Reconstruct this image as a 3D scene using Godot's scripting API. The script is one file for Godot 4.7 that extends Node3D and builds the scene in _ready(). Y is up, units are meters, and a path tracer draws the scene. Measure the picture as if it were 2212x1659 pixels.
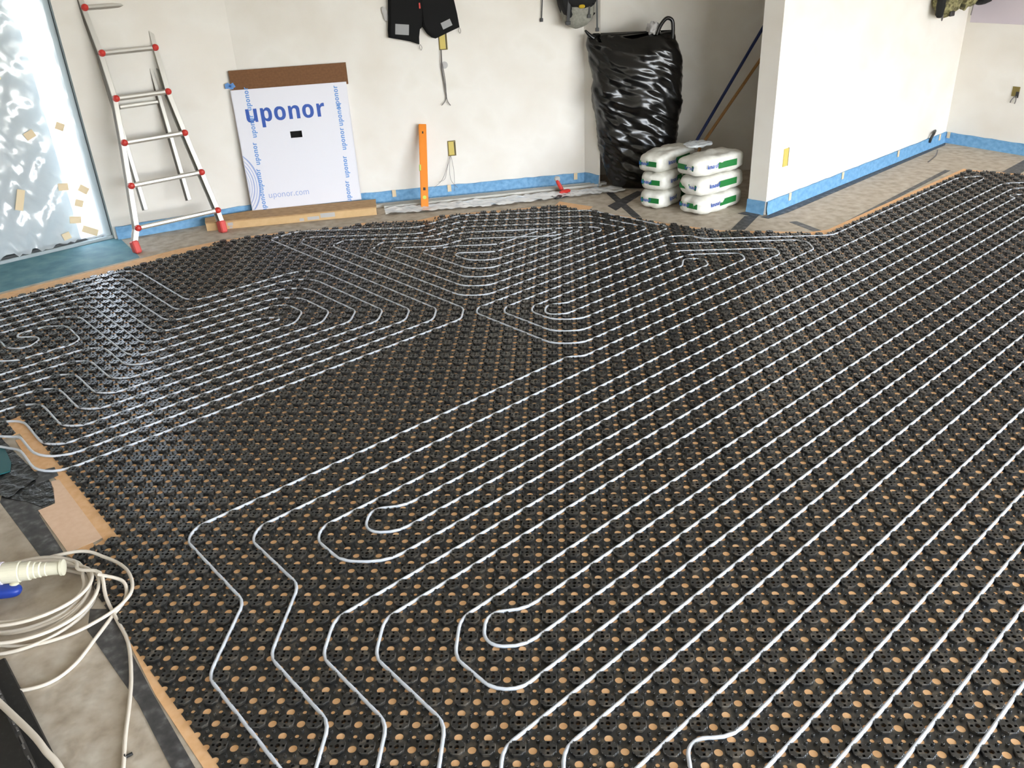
extends Node3D
# An unfinished room: a knobbed heating mat with white pipe on the floor, walls and site things round it.
# Metres, y up. The mat's knobs stand on a square grid with pitch P; x runs along grid axis a, z along axis b.

const P := 0.07
const EY := 1.6393
var M := {}
var taken := {}
var cam: Camera3D
var cam_pos := Vector3(0.1933, EY, 1.7411)

func _ready():
	# ---- camera
	cam = Camera3D.new()
	cam.name = "camera"
	cam.transform = Transform3D(Basis(Vector3(0.99788, -0.04507, -0.04701), Vector3(0.01823, 0.88636, -0.46264), Vector3(0.06252, 0.4608, 0.8853)), cam_pos)
	cam.keep_aspect = Camera3D.KEEP_HEIGHT
	cam.fov = 49.035
	cam.near = 0.02
	cam.far = 100.0
	add_child(cam)
	cam.current = true
	# ---- daylight: an overcast sky, which enters through the terrace windows behind the camera
	var env := Environment.new()
	var sky := Sky.new()
	var ps := ProceduralSkyMaterial.new()
	ps.sky_top_color = Color(0.80, 0.87, 0.96)
	ps.sky_horizon_color = Color(0.97, 0.97, 0.96)
	ps.ground_horizon_color = Color(0.72, 0.72, 0.69)
	ps.ground_bottom_color = Color(0.50, 0.50, 0.47)
	ps.sun_angle_max = 0.0
	sky.sky_material = ps
	env.sky = sky
	env.background_mode = Environment.BG_SKY
	env.background_energy_multiplier = 4.0
	env.ambient_light_source = Environment.AMBIENT_SOURCE_SKY
	env.tonemap_mode = Environment.TONE_MAPPER_LINEAR
	env.tonemap_exposure = 5.6
	env.sdfgi_enabled = true
	env.ssao_enabled = true
	env.ssil_enabled = true
	var we := WorldEnvironment.new()
	we.name = "world_environment"
	we.environment = env
	add_child(we)
	make_materials()
	build_room()
	build_floor_layers()
	build_mat()
	build_pipes()
	build_door()
	build_edge_strips()
	build_ladder()
	build_carton()
	build_level()
	build_wall_boxes()
	build_shorts()
	build_backpack()
	build_camo_bag()
	build_rubbish_bag()
	build_sacks()
	build_poles()
	build_back_wall_floor_things()
	build_cable()
	build_case()
	build_small_things()

# =====================================================================  materials
func tex(seed_: int, freq: float, stops: Array, size := 256, oct := 4, stretch := Vector2.ONE) -> ImageTexture:
	# a seamless noise picture, coloured by stops [[value, Color], ...]
	var n := FastNoiseLite.new()
	n.seed = seed_
	n.frequency = freq
	n.fractal_octaves = oct
	n.noise_type = FastNoiseLite.TYPE_SIMPLEX_SMOOTH
	var g := Gradient.new()
	var offs := PackedFloat32Array()
	var cols := PackedColorArray()
	for s in stops:
		offs.append(s[0])
		cols.append(s[1])
	g.offsets = offs
	g.colors = cols
	var src := n.get_seamless_image(size, size, false, false, 0.2)
	var im := Image.create(size, size, false, Image.FORMAT_RGB8)
	for y in size:
		for x in size:
			im.set_pixel(x, y, g.sample(src.get_pixel(int(x * stretch.x) % size, int(y * stretch.y) % size).r))
	return ImageTexture.create_from_image(im)

func bump_tex(seed_: int, freq: float, strength: float, size := 256) -> ImageTexture:
	var n := FastNoiseLite.new()
	n.seed = seed_
	n.frequency = freq
	n.fractal_octaves = 4
	var im := n.get_seamless_image(size, size, false, false, 0.2)
	im.convert(Image.FORMAT_RGBA8)
	im.bump_map_to_normal_map(strength)
	return ImageTexture.create_from_image(im)

func mk(name_: String, c: Color, rough := 0.6, metal := 0.0) -> StandardMaterial3D:
	var m := StandardMaterial3D.new()
	m.albedo_color = c
	m.roughness = rough
	m.metallic = metal
	m.resource_name = name_
	m.cull_mode = BaseMaterial3D.CULL_DISABLED
	M[name_] = m
	return m

func tri_tex(m: StandardMaterial3D, t: Texture2D, metres: float, world := true):
	m.albedo_texture = t
	m.uv1_triplanar = true
	m.uv1_world_triplanar = world
	m.uv1_scale = Vector3.ONE / metres

func tri_bump(m: StandardMaterial3D, t: Texture2D, scale_ := 1.0):
	m.normal_enabled = true
	m.normal_texture = t
	m.normal_scale = scale_

func make_materials():
	var m := mk("plaster", Color(1, 1, 1), 0.9)
	tri_tex(m, tex(11, 0.012, [[0.0, Color(0.872, 0.845, 0.800)], [0.45, Color(0.900, 0.880, 0.845)], [0.7, Color(0.915, 0.900, 0.870)], [1.0, Color(0.885, 0.865, 0.825)]]), 1.7)
	m = mk("ceiling_paint", Color(0.90, 0.89, 0.87), 0.95)
	m = mk("screed", Color(1, 1, 1), 0.75)
	tri_tex(m, tex(21, 0.02, [[0.0, Color(0.64, 0.585, 0.515)], [0.4, Color(0.715, 0.665, 0.595)], [0.6, Color(0.745, 0.70, 0.635)], [1.0, Color(0.80, 0.765, 0.705)]], 512, 5), 0.9)
	tri_bump(m, bump_tex(22, 0.06, 2.0), 0.25)
	m = mk("board", Color(1, 1, 1), 0.85)
	tri_tex(m, tex(31, 0.05, [[0.0, Color(0.90, 0.70, 0.50)], [0.5, Color(0.93, 0.74, 0.545)], [1.0, Color(0.95, 0.78, 0.60)]]), 0.5)
	m = mk("board_light", Color(1, 1, 1), 0.85)
	tri_tex(m, tex(32, 0.05, [[0.0, Color(0.91, 0.765, 0.64)], [1.0, Color(0.94, 0.81, 0.70)]]), 0.4)
	# black mould-formed foil, with screed dust lying in brown flecks
	m = mk("foil", Color(1, 1, 1), 0.36)
	m.metallic_specular = 0.6
	tri_tex(m, tex(41, 0.035, [[0.0, Color(0.115, 0.113, 0.110)], [0.5, Color(0.150, 0.148, 0.144)], [0.62, Color(0.20, 0.19, 0.175)], [0.72, Color(0.31, 0.285, 0.25)], [1.0, Color(0.40, 0.37, 0.33)]], 512, 5), 0.62)
	m = mk("pipe", Color(0.86, 0.88, 0.91), 0.28)
	m.transparency = BaseMaterial3D.TRANSPARENCY_ALPHA
	m.albedo_color.a = 0.80
	m = mk("tape", Color(1, 1, 1), 0.5)
	tri_tex(m, tex(51, 0.03, [[0.0, Color(0.20, 0.20, 0.205)], [0.5, Color(0.285, 0.28, 0.28)], [0.75, Color(0.38, 0.375, 0.375)], [1.0, Color(0.52, 0.52, 0.53)]], 256, 5), 0.35)
	m = mk("black_film", Color(0.13, 0.13, 0.13), 0.28)
	tri_bump(m, bump_tex(53, 0.03, 6.0), 0.8)
	m.uv1_triplanar = true
	m.uv1_world_triplanar = true
	m.uv1_scale = Vector3.ONE / 0.3
	m = mk("teal_board", Color(1, 1, 1), 0.7)
	tri_tex(m, tex(61, 0.02, [[0.0, Color(0.29, 0.47, 0.52)], [0.5, Color(0.36, 0.54, 0.58)], [1.0, Color(0.46, 0.61, 0.63)]], 256, 5), 0.8)
	mk("teal_film", Color(0.10, 0.36, 0.38), 0.35)
	m = mk("blue_foam", Color(1, 1, 1), 0.65)
	tri_tex(m, tex(71, 0.04, [[0.0, Color(0.34, 0.54, 0.70)], [0.5, Color(0.43, 0.63, 0.79)], [1.0, Color(0.53, 0.71, 0.84)]]), 0.4)
	mk("masking_tape", Color(0.88, 0.80, 0.66), 0.7)
	m = mk("aluminium", Color(0.80, 0.79, 0.76), 0.34, 0.75)
	mk("aluminium_dark", Color(0.36, 0.34, 0.31), 0.5, 0.6)
	mk("red_plastic", Color(0.76, 0.17, 0.13), 0.45)
	mk("red_rubber", Color(0.83, 0.31, 0.29), 0.6)
	mk("carton_white", Color(0.89, 0.89, 0.92), 0.55)
	m = mk("carton_brown", Color(1, 1, 1), 0.85)
	tri_tex(m, tex(81, 0.06, [[0.0, Color(0.42, 0.285, 0.175)], [1.0, Color(0.50, 0.35, 0.225)]]), 0.3)
	m = mk("kraft", Color(1, 1, 1), 0.85)
	tri_tex(m, tex(82, 0.03, [[0.0, Color(0.66, 0.525, 0.36)], [1.0, Color(0.76, 0.62, 0.45)]]), 0.5)
	m = mk("kraft_pale_lit", Color(1, 1, 1), 0.85)
	tri_tex(m, tex(83, 0.03, [[0.0, Color(0.78, 0.645, 0.46)], [1.0, Color(0.84, 0.71, 0.53)]]), 0.5)  # paler than kraft: window light on the stack front painted into the colour
	mk("print_blue", Color(0.15, 0.32, 0.66), 0.5)
	mk("print_light_blue", Color(0.38, 0.58, 0.83), 0.5)
	mk("print_pale", Color(0.60, 0.67, 0.84), 0.5)
	mk("print_green", Color(0.10, 0.45, 0.20), 0.5)
	mk("hole_shade", Color(0.02, 0.02, 0.02), 0.9)  # near black, painted shade for the carton hand hole
	mk("orange_paint", Color(0.92, 0.53, 0.09), 0.4)
	mk("vial", Color(0.80, 0.86, 0.42), 0.2)
	mk("box_yellow", Color(0.80, 0.72, 0.38), 0.6)
	mk("box_olive", Color(0.47, 0.41, 0.20), 0.7)
	mk("wire_grey", Color(0.42, 0.40, 0.39), 0.5)
	mk("wire_dark", Color(0.12, 0.12, 0.12), 0.5)
	mk("black_cloth", Color(0.025, 0.027, 0.032), 0.95)
	mk("dark_cloth", Color(0.055, 0.055, 0.058), 0.85)
	mk("grey_patch", Color(0.56, 0.56, 0.56), 0.45)
	m = mk("grey_cloth", Color(1, 1, 1), 0.8)
	tri_tex(m, tex(91, 0.05, [[0.0, Color(0.45, 0.445, 0.41)], [1.0, Color(0.60, 0.595, 0.55)]]), 0.3)
	m = mk("camo_cloth", Color(1, 1, 1), 0.85)
	tri_tex(m, tex(92, 0.02, [[0.0, Color(0.16, 0.15, 0.09)], [0.36, Color(0.30, 0.28, 0.17)], [0.42, Color(0.56, 0.53, 0.37)], [0.62, Color(0.62, 0.60, 0.43)], [0.70, Color(0.40, 0.38, 0.23)], [1.0, Color(0.24, 0.22, 0.13)]]), 0.35)
	mk("yellow_cloth", Color(0.72, 0.60, 0.10), 0.8)
	m = mk("bin_bag", Color(0.022, 0.022, 0.023), 0.24)
	m.metallic_specular = 0.55
	m = mk("sack", Color(1, 1, 1), 0.45)
	tri_tex(m, tex(95, 0.03, [[0.0, Color(0.80, 0.785, 0.74)], [0.6, Color(0.87, 0.86, 0.82)], [1.0, Color(0.92, 0.91, 0.88)]]), 0.4, false)
	mk("broom_blue", Color(0.07, 0.15, 0.36), 0.4)
	m = mk("broom_wood", Color(1, 1, 1), 0.6)
	tri_tex(m, tex(97, 0.05, [[0.0, Color(0.60, 0.44, 0.26)], [1.0, Color(0.72, 0.55, 0.35)]]), 0.3)
	m = mk("clear_film", Color(0.93, 0.95, 0.96), 0.16)
	m.transparency = BaseMaterial3D.TRANSPARENCY_ALPHA
	m.albedo_color.a = 0.42
	m.metallic_specular = 0.9
	m = mk("foil_white", Color(0.93, 0.93, 0.93), 0.14)
	m.metallic_specular = 0.9
	mk("cable", Color(0.84, 0.80, 0.74), 0.45)
	mk("plug_cream", Color(0.83, 0.81, 0.72), 0.4)
	mk("plug_white", Color(0.88, 0.85, 0.90), 0.4)
	mk("plug_blue", Color(0.10, 0.22, 0.58), 0.4)
	m = mk("case_black", Color(1, 1, 1), 0.5)
	tri_tex(m, tex(99, 0.05, [[0.0, Color(0.075, 0.07, 0.065)], [0.7, Color(0.11, 0.105, 0.10)], [0.85, Color(0.17, 0.165, 0.16)], [1.0, Color(0.3, 0.29, 0.28)]], 256, 5), 0.25)
	mk("scuff", Color(0.42, 0.41, 0.40), 0.7)
	mk("frame_grey", Color(0.62, 0.66, 0.67), 0.5)
	mk("frame_dark", Color(0.22, 0.23, 0.23), 0.6)
	mk("door_panel", Color(0.58, 0.64, 0.66), 0.5)
	mk("cloth_white", Color(0.72, 0.71, 0.70), 0.6)
	mk("lilac_board", Color(0.80, 0.76, 0.79), 0.6)

# =====================================================================  helpers
func numbered(n: String) -> String:
	if not taken.has(n):
		taken[n] = 0
		return n
	taken[n] += 1
	return "%s_%03d" % [n, taken[n]]

func begin() -> SurfaceTool:
	var st := SurfaceTool.new()
	st.begin(Mesh.PRIMITIVE_TRIANGLES)
	st.set_smooth_group(-1)
	return st

func done(st: SurfaceTool) -> ArrayMesh:
	st.generate_normals()
	return st.commit()

func tri(st: SurfaceTool, a: Vector3, b: Vector3, c: Vector3, out: Vector3):
	if (b - a).cross(c - a).dot(out) > 0.0:
		var t := b
		b = c
		c = t
	st.add_vertex(a)
	st.add_vertex(b)
	st.add_vertex(c)

func fan(st: SurfaceTool, pts: Array, out: Vector3):
	for i in range(1, pts.size() - 1):
		tri(st, pts[0], pts[i], pts[i + 1], out)

func quad(st: SurfaceTool, a: Vector3, b: Vector3, c: Vector3, d: Vector3, out: Vector3):
	tri(st, a, b, c, out)
	tri(st, a, c, d, out)

func box(st: SurfaceTool, xf: Transform3D, s: Vector3, bev := 0.002):
	# a chamfered box round xf's origin
	var h := s * 0.5
	bev = minf(bev, minf(h.x, minf(h.y, h.z)) * 0.6)
	var v := func(sx, sy, sz, ax):
		var p := Vector3(sx * (h.x - (0.0 if ax == 0 else bev)), sy * (h.y - (0.0 if ax == 1 else bev)), sz * (h.z - (0.0 if ax == 2 else bev)))
		return xf * p
	var b := xf.basis
	for sg in [-1, 1]:
		quad(st, v.call(sg, -1, -1, 0), v.call(sg, 1, -1, 0), v.call(sg, 1, 1, 0), v.call(sg, -1, 1, 0), b.x * sg)
		quad(st, v.call(-1, sg, -1, 1), v.call(1, sg, -1, 1), v.call(1, sg, 1, 1), v.call(-1, sg, 1, 1), b.y * sg)
		quad(st, v.call(-1, -1, sg, 2), v.call(1, -1, sg, 2), v.call(1, 1, sg, 2), v.call(-1, 1, sg, 2), b.z * sg)
		for s2 in [-1, 1]:
			quad(st, v.call(sg, s2, -1, 0), v.call(sg, s2, 1, 0), v.call(sg, s2, 1, 1), v.call(sg, s2, -1, 1), b.x * sg + b.y * s2)
			quad(st, v.call(sg, -1, s2, 0), v.call(sg, 1, s2, 0), v.call(sg, 1, s2, 2), v.call(sg, -1, s2, 2), b.x * sg + b.z * s2)
			quad(st, v.call(-1, sg, s2, 1), v.call(1, sg, s2, 1), v.call(1, sg, s2, 2), v.call(-1, sg, s2, 2), b.y * sg + b.z * s2)
			for s3 in [-1, 1]:
				tri(st, v.call(sg, s2, s3, 0), v.call(sg, s2, s3, 1), v.call(sg, s2, s3, 2), b.x * sg + b.y * s2 + b.z * s3)

func beam(st: SurfaceTool, a: Vector3, b: Vector3, w: float, d: float, side: Vector3, bev := 0.002):
	# a bar from a to b, w wide along side, d deep
	var y := (b - a).normalized()
	var z := side.cross(y).normalized()
	var x := y.cross(z)
	box(st, Transform3D(Basis(x, y, z), (a + b) * 0.5), Vector3(w, a.distance_to(b), d), bev)

func tube(st: SurfaceTool, pts: Array, r: float, sides := 8, r_end := -1.0):
	st.set_smooth_group(1)
	var rings := []
	var up := Vector3.UP
	var n := pts.size()
	var t0: Vector3 = (pts[1] - pts[0]).normalized()
	if absf(t0.dot(up)) > 0.9:
		up = Vector3.RIGHT
	var nrm := (up - t0 * up.dot(t0)).normalized()
	for i in n:
		var t: Vector3
		if i == 0:
			t = t0
		elif i == n - 1:
			t = (pts[i] - pts[i - 1]).normalized()
		else:
			t = ((pts[i + 1] - pts[i]).normalized() + (pts[i] - pts[i - 1]).normalized()).normalized()
		nrm = (nrm - t * nrm.dot(t)).normalized()
		var bn := t.cross(nrm)
		var rr := r if r_end < 0.0 else lerpf(r, r_end, i / float(n - 1))
		var ring := []
		for k in sides:
			var a := TAU * k / sides
			ring.append(pts[i] + (nrm * cos(a) + bn * sin(a)) * rr)
		rings.append(ring)
	for i in n - 1:
		for k in sides:
			var k2 := (k + 1) % sides
			var mid: Vector3 = (rings[i][k] + rings[i][k2] + rings[i + 1][k] + rings[i + 1][k2]) * 0.25
			quad(st, rings[i][k], rings[i][k2], rings[i + 1][k2], rings[i + 1][k], mid - (pts[i] + pts[i + 1]) * 0.5)
	st.set_smooth_group(-1)
	fan(st, rings[0], pts[0] - pts[1])
	fan(st, rings[n - 1], pts[n - 1] - pts[n - 2])

func lathe(st: SurfaceTool, xf: Transform3D, prof: Array, sides := 20, smooth := false):
	# prof: [radius, height] pairs along xf's y axis
	if smooth:
		st.set_smooth_group(1)
	for i in prof.size() - 1:
		for k in sides:
			var a0 := TAU * k / sides
			var a1 := TAU * (k + 1) / sides
			var p := func(a, q): return xf * Vector3(cos(a) * q[0], q[1], sin(a) * q[0])
			var dr: float = prof[i + 1][0] - prof[i][0]
			var dy: float = prof[i + 1][1] - prof[i][1]
			var am := (a0 + a1) * 0.5
			var out := xf.basis * Vector3(cos(am) * dy, -dr, sin(am) * dy)
			quad(st, p.call(a0, prof[i]), p.call(a1, prof[i]), p.call(a1, prof[i + 1]), p.call(a0, prof[i + 1]), out)
	st.set_smooth_group(-1)

func prism(st: SurfaceTool, poly: PackedVector2Array, xf: Transform3D, y0: float, y1: float):
	# an upright prism: the outline lies in xf's xz plane
	var idx := Geometry2D.triangulate_polygon(poly)
	for i in range(0, idx.size(), 3):
		var q := [poly[idx[i]], poly[idx[i + 1]], poly[idx[i + 2]]]
		tri(st, xf * Vector3(q[0].x, y1, q[0].y), xf * Vector3(q[1].x, y1, q[1].y), xf * Vector3(q[2].x, y1, q[2].y), xf.basis.y)
		tri(st, xf * Vector3(q[0].x, y0, q[0].y), xf * Vector3(q[1].x, y0, q[1].y), xf * Vector3(q[2].x, y0, q[2].y), -xf.basis.y)
	var ccw := not Geometry2D.is_polygon_clockwise(poly)
	for i in poly.size():
		var a := poly[i]
		var b := poly[(i + 1) % poly.size()]
		var e := b - a
		var o := Vector2(e.y, -e.x) * (1.0 if ccw else -1.0)
		quad(st, xf * Vector3(a.x, y0, a.y), xf * Vector3(b.x, y0, b.y), xf * Vector3(b.x, y1, b.y), xf * Vector3(a.x, y1, a.y), xf.basis * Vector3(o.x, 0, o.y))

func flat(pts: Array, y0: float, y1: float) -> SurfaceTool:
	var st := begin()
	prism(st, PackedVector2Array(pts), Transform3D.IDENTITY, y0, y1)
	return st

func sheet(st: SurfaceTool, nu: int, nv: int, f: Callable, out: Vector3, smooth := true):
	st.set_smooth_group(1 if smooth else -1)
	for j in nv:
		for i in nu:
			quad(st, f.call(i / float(nu), j / float(nv)), f.call((i + 1) / float(nu), j / float(nv)), f.call((i + 1) / float(nu), (j + 1) / float(nv)), f.call(i / float(nu), (j + 1) / float(nv)), out)
	st.set_smooth_group(-1)

func rounded(st: SurfaceTool, xf: Transform3D, half: Vector3, power := 5.0, n := 10, bumps := 0.0, seed_ := 1, freq := 8.0):
	# a rounded box (superquadric) with lumps
	var fn := FastNoiseLite.new()
	fn.seed = seed_
	fn.frequency = freq
	st.set_smooth_group(1)
	var pt := func(u: Vector3):
		var l := pow(pow(absf(u.x), power) + pow(absf(u.y), power) + pow(absf(u.z), power), 1.0 / power)
		var q := u / l
		var w := q * half
		w += q.normalized() * bumps * fn.get_noise_3d(w.x, w.y, w.z)
		return xf * w
	for ax in 3:
		for sg in [-1.0, 1.0]:
			var e0 := Vector3.ZERO
			e0[ax] = sg
			var e1 := Vector3.ZERO
			e1[(ax + 1) % 3] = 1.0
			var e2 := Vector3.ZERO
			e2[(ax + 2) % 3] = 1.0
			for i in n:
				for j in n:
					var g := func(a, b): return tan((a / float(n) * 2.0 - 1.0) * PI / 4.0) * e1 + tan((b / float(n) * 2.0 - 1.0) * PI / 4.0) * e2 + e0
					quad(st, pt.call(g.call(i, j)), pt.call(g.call(i + 1, j)), pt.call(g.call(i + 1, j + 1)), pt.call(g.call(i, j + 1)), xf.basis * g.call(i + 0.5, j + 0.5))
	st.set_smooth_group(-1)

func obj(called: String, st, mat_name: String, parent: Node3D = self) -> MeshInstance3D:
	# world-space geometry; under a thing it is shifted back by the thing's place
	var o := MeshInstance3D.new()
	o.mesh = done(st) if st is SurfaceTool else st
	o.material_override = M[mat_name]
	o.name = numbered(called) if parent == self else called
	if parent != self and parent.has_meta("base"):
		o.transform = (parent.get_meta("base") as Transform3D).affine_inverse()
	parent.add_child(o, true)
	return o

func thing(called: String, label: String, category: String, at: Vector3, group := "") -> Node3D:
	var o := Node3D.new()
	o.name = numbered(called)
	add_child(o, true)
	o.position = at
	o.set_meta("base", Transform3D(Basis.IDENTITY, at))
	tag(o, label, category, group)
	return o

func local_thing(called: String, label: String, category: String, xf: Transform3D, group := "") -> Node3D:
	# its parts are given in its own axes
	var o := Node3D.new()
	o.name = numbered(called)
	add_child(o, true)
	o.transform = xf
	tag(o, label, category, group)
	return o

func tag(o: Node, label: String, category: String, group := ""):
	o.set_meta("label", label)
	o.set_meta("category", category)
	if group:
		o.set_meta("group", group)

func struct(called: String, st, mat_name: String) -> MeshInstance3D:
	var o := obj(called, st, mat_name)
	o.set_meta("kind", "structure")
	return o

func piece(called: String, st, mat_name: String, label: String, category: String, group := "") -> MeshInstance3D:
	var o := obj(called, st, mat_name)
	tag(o, label, category, group)
	return o

func text_mesh(s: String, height: float, bold := true) -> TextMesh:
	var t := TextMesh.new()
	var f := SystemFont.new()
	f.font_names = PackedStringArray(["Droid Sans"])
	f.font_weight = 700 if bold else 400
	t.font = f
	t.text = s
	t.font_size = 64
	t.pixel_size = height / 64.0
	t.depth = 0.0006
	t.curve_step = 2.0
	return t

func letters(called: String, s: String, height: float, mat_name: String, xf: Transform3D, parent: Node3D, bold := true):
	var o := MeshInstance3D.new()
	o.name = called
	o.mesh = text_mesh(s, height, bold)
	o.material_override = M[mat_name]
	o.transform = xf
	if parent != self and parent.has_meta("base"):
		o.transform = (parent.get_meta("base") as Transform3D).affine_inverse() * xf
	parent.add_child(o, true)

func v3(p: Vector2, y := 0.0) -> Vector3:
	return Vector3(p.x, y, p.y)

func smooth_path(pts: Array, per := 8) -> Array:
	# Catmull-Rom through the points
	var r := []
	for i in pts.size() - 1:
		var p0: Vector3 = pts[maxi(i - 1, 0)]
		var p3: Vector3 = pts[mini(i + 2, pts.size() - 1)]
		for k in per:
			r.append((pts[i] as Vector3).cubic_interpolate(pts[i + 1], p0, p3, k / float(per)))
	r.append(pts[pts.size() - 1])
	return r

# =====================================================================  the room
const S0 := Vector2(-2.83, -3.64)
const S1 := Vector2(-1.96, -4.14)
const Q1 := Vector2(0.375, -4.722)
const Q2 := Vector2(0.486, -4.616)
const PC := Vector2(1.525, -3.75)
const P2 := Vector2(1.430, -3.845)
const PE := Vector2(3.445, -5.715)
const FD := Vector2(0.563, 0.827)
const L1 := Vector2(-5.2, -1.27)
const L2 := Vector2(1.3, 5.23)
const L3 := Vector2(7.02, -0.46)
const ROOM_H := 2.55

func wall_box(st: SurfaceTool, a: Vector2, b: Vector2, y0: float, y1: float, thick: float, inside: Vector2):
	# a slab of wall whose room face runs from a to b
	var n := (b - a).orthogonal().normalized()
	if n.dot(inside - a) > 0.0:
		n = -n
	prism(st, PackedVector2Array([a, b, b + n * thick, a + n * thick]), Transform3D.IDENTITY, y0, y1)

func build_room():
	var mid := Vector2(1.0, 0.0)
	var st := begin()
	prism(st, PackedVector2Array([Vector2(-6.2, -1.2), Vector2(-2.9, -4.6), Vector2(0.0, -5.8), Vector2(3.7, -6.4), Vector2(8.0, -0.4), Vector2(1.3, 6.3)]), Transform3D.IDENTITY, -0.2, 0.0)
	struct("floor", st, "screed")
	st = begin()
	prism(st, PackedVector2Array([Vector2(-6.2, -1.2), Vector2(-2.9, -4.6), Vector2(0.0, -5.8), Vector2(3.7, -6.4), Vector2(8.0, -0.4), Vector2(1.3, 6.3)]), Transform3D.IDENTITY, ROOM_H, ROOM_H + 0.2)
	struct("ceiling", st, "ceiling_paint")
	# the wall with the terrace door: beyond the door, and over it
	st = begin()
	var u := (L1 - S0).normalized()
	wall_box(st, S0 + u * 2.3, L1, 0, ROOM_H, 0.25, mid)
	wall_box(st, S0, S0 + u * 2.3, 2.1, ROOM_H, 0.25, mid)
	struct("wall_left", st, "plaster")
	# the bent back wall with its end
	st = begin()
	prism(st, PackedVector2Array([S0, S1, Q1, Q2, Vector2(0.40, -5.15), Vector2(-2.05, -4.45), S0 + Vector2(-0.13, -0.2)]), Transform3D.IDENTITY, 0, ROOM_H)
	struct("wall_back", st, "plaster")
	st = begin()
	wall_box(st, Vector2(0.38, -4.98), Vector2(2.66, -4.98), 0, ROOM_H, 0.2, Vector2(1.2, -4.0))
	struct("wall_niche", st, "plaster")
	st = begin()
	prism(st, PackedVector2Array([PC, PE, PE + Vector2(-0.1, -0.09), P2]), Transform3D.IDENTITY, 0, ROOM_H)
	struct("wall_partition", st, "plaster")
	st = begin()
	wall_box(st, PE, L3, 0, ROOM_H, 0.25, mid)
	struct("wall_right", st, "plaster")
	st = begin()
	wall_box(st, L1, L2, 0, ROOM_H, 0.25, mid)
	struct("wall_near", st, "plaster")
	# the terrace side behind the camera: sill, lintel and piers round one long opening
	st = begin()
	var d := (L3 - L2).normalized()
	var len := L2.distance_to(L3)
	wall_box(st, L2, L2 + d * 1.3, 0, ROOM_H, 0.25, mid)
	wall_box(st, L2 + d * (len - 0.5), L3, 0, ROOM_H, 0.25, mid)
	wall_box(st, L2 + d * 1.3, L2 + d * (len - 0.5), 2.35, ROOM_H, 0.25, mid)
	wall_box(st, L2 + d * 1.3, L2 + d * (len - 0.5), 0, 0.06, 0.25, mid)
	struct("wall_terrace", st, "plaster")
	st = begin()
	var out := d.orthogonal().normalized()
	if out.dot(mid - L2) > 0.0:
		out = -out
	for k in 4:
		var c := L2 + d * (1.3 + (len - 1.8) * k / 3.0) + out * 0.12
		box(st, Transform3D(Basis(Vector3(d.x, 0, d.y), Vector3.UP, Vector3(out.x, 0, out.y)), v3(c, 1.2)), Vector3(0.07, 2.3, 0.07), 0.004)
	for y in [0.085, 2.325]:
		var c2 := L2 + d * (1.3 + (len - 1.8) * 0.5) + out * 0.12
		box(st, Transform3D(Basis(Vector3(d.x, 0, d.y), Vector3.UP, Vector3(out.x, 0, out.y)), v3(c2, y)), Vector3(len - 1.8, 0.06, 0.07), 0.004)
	struct("window_1", st, "frame_grey")

# =====================================================================  floor coverings
func G(a: float, b: float) -> Vector2:
	return Vector2(a, b) * P

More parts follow.
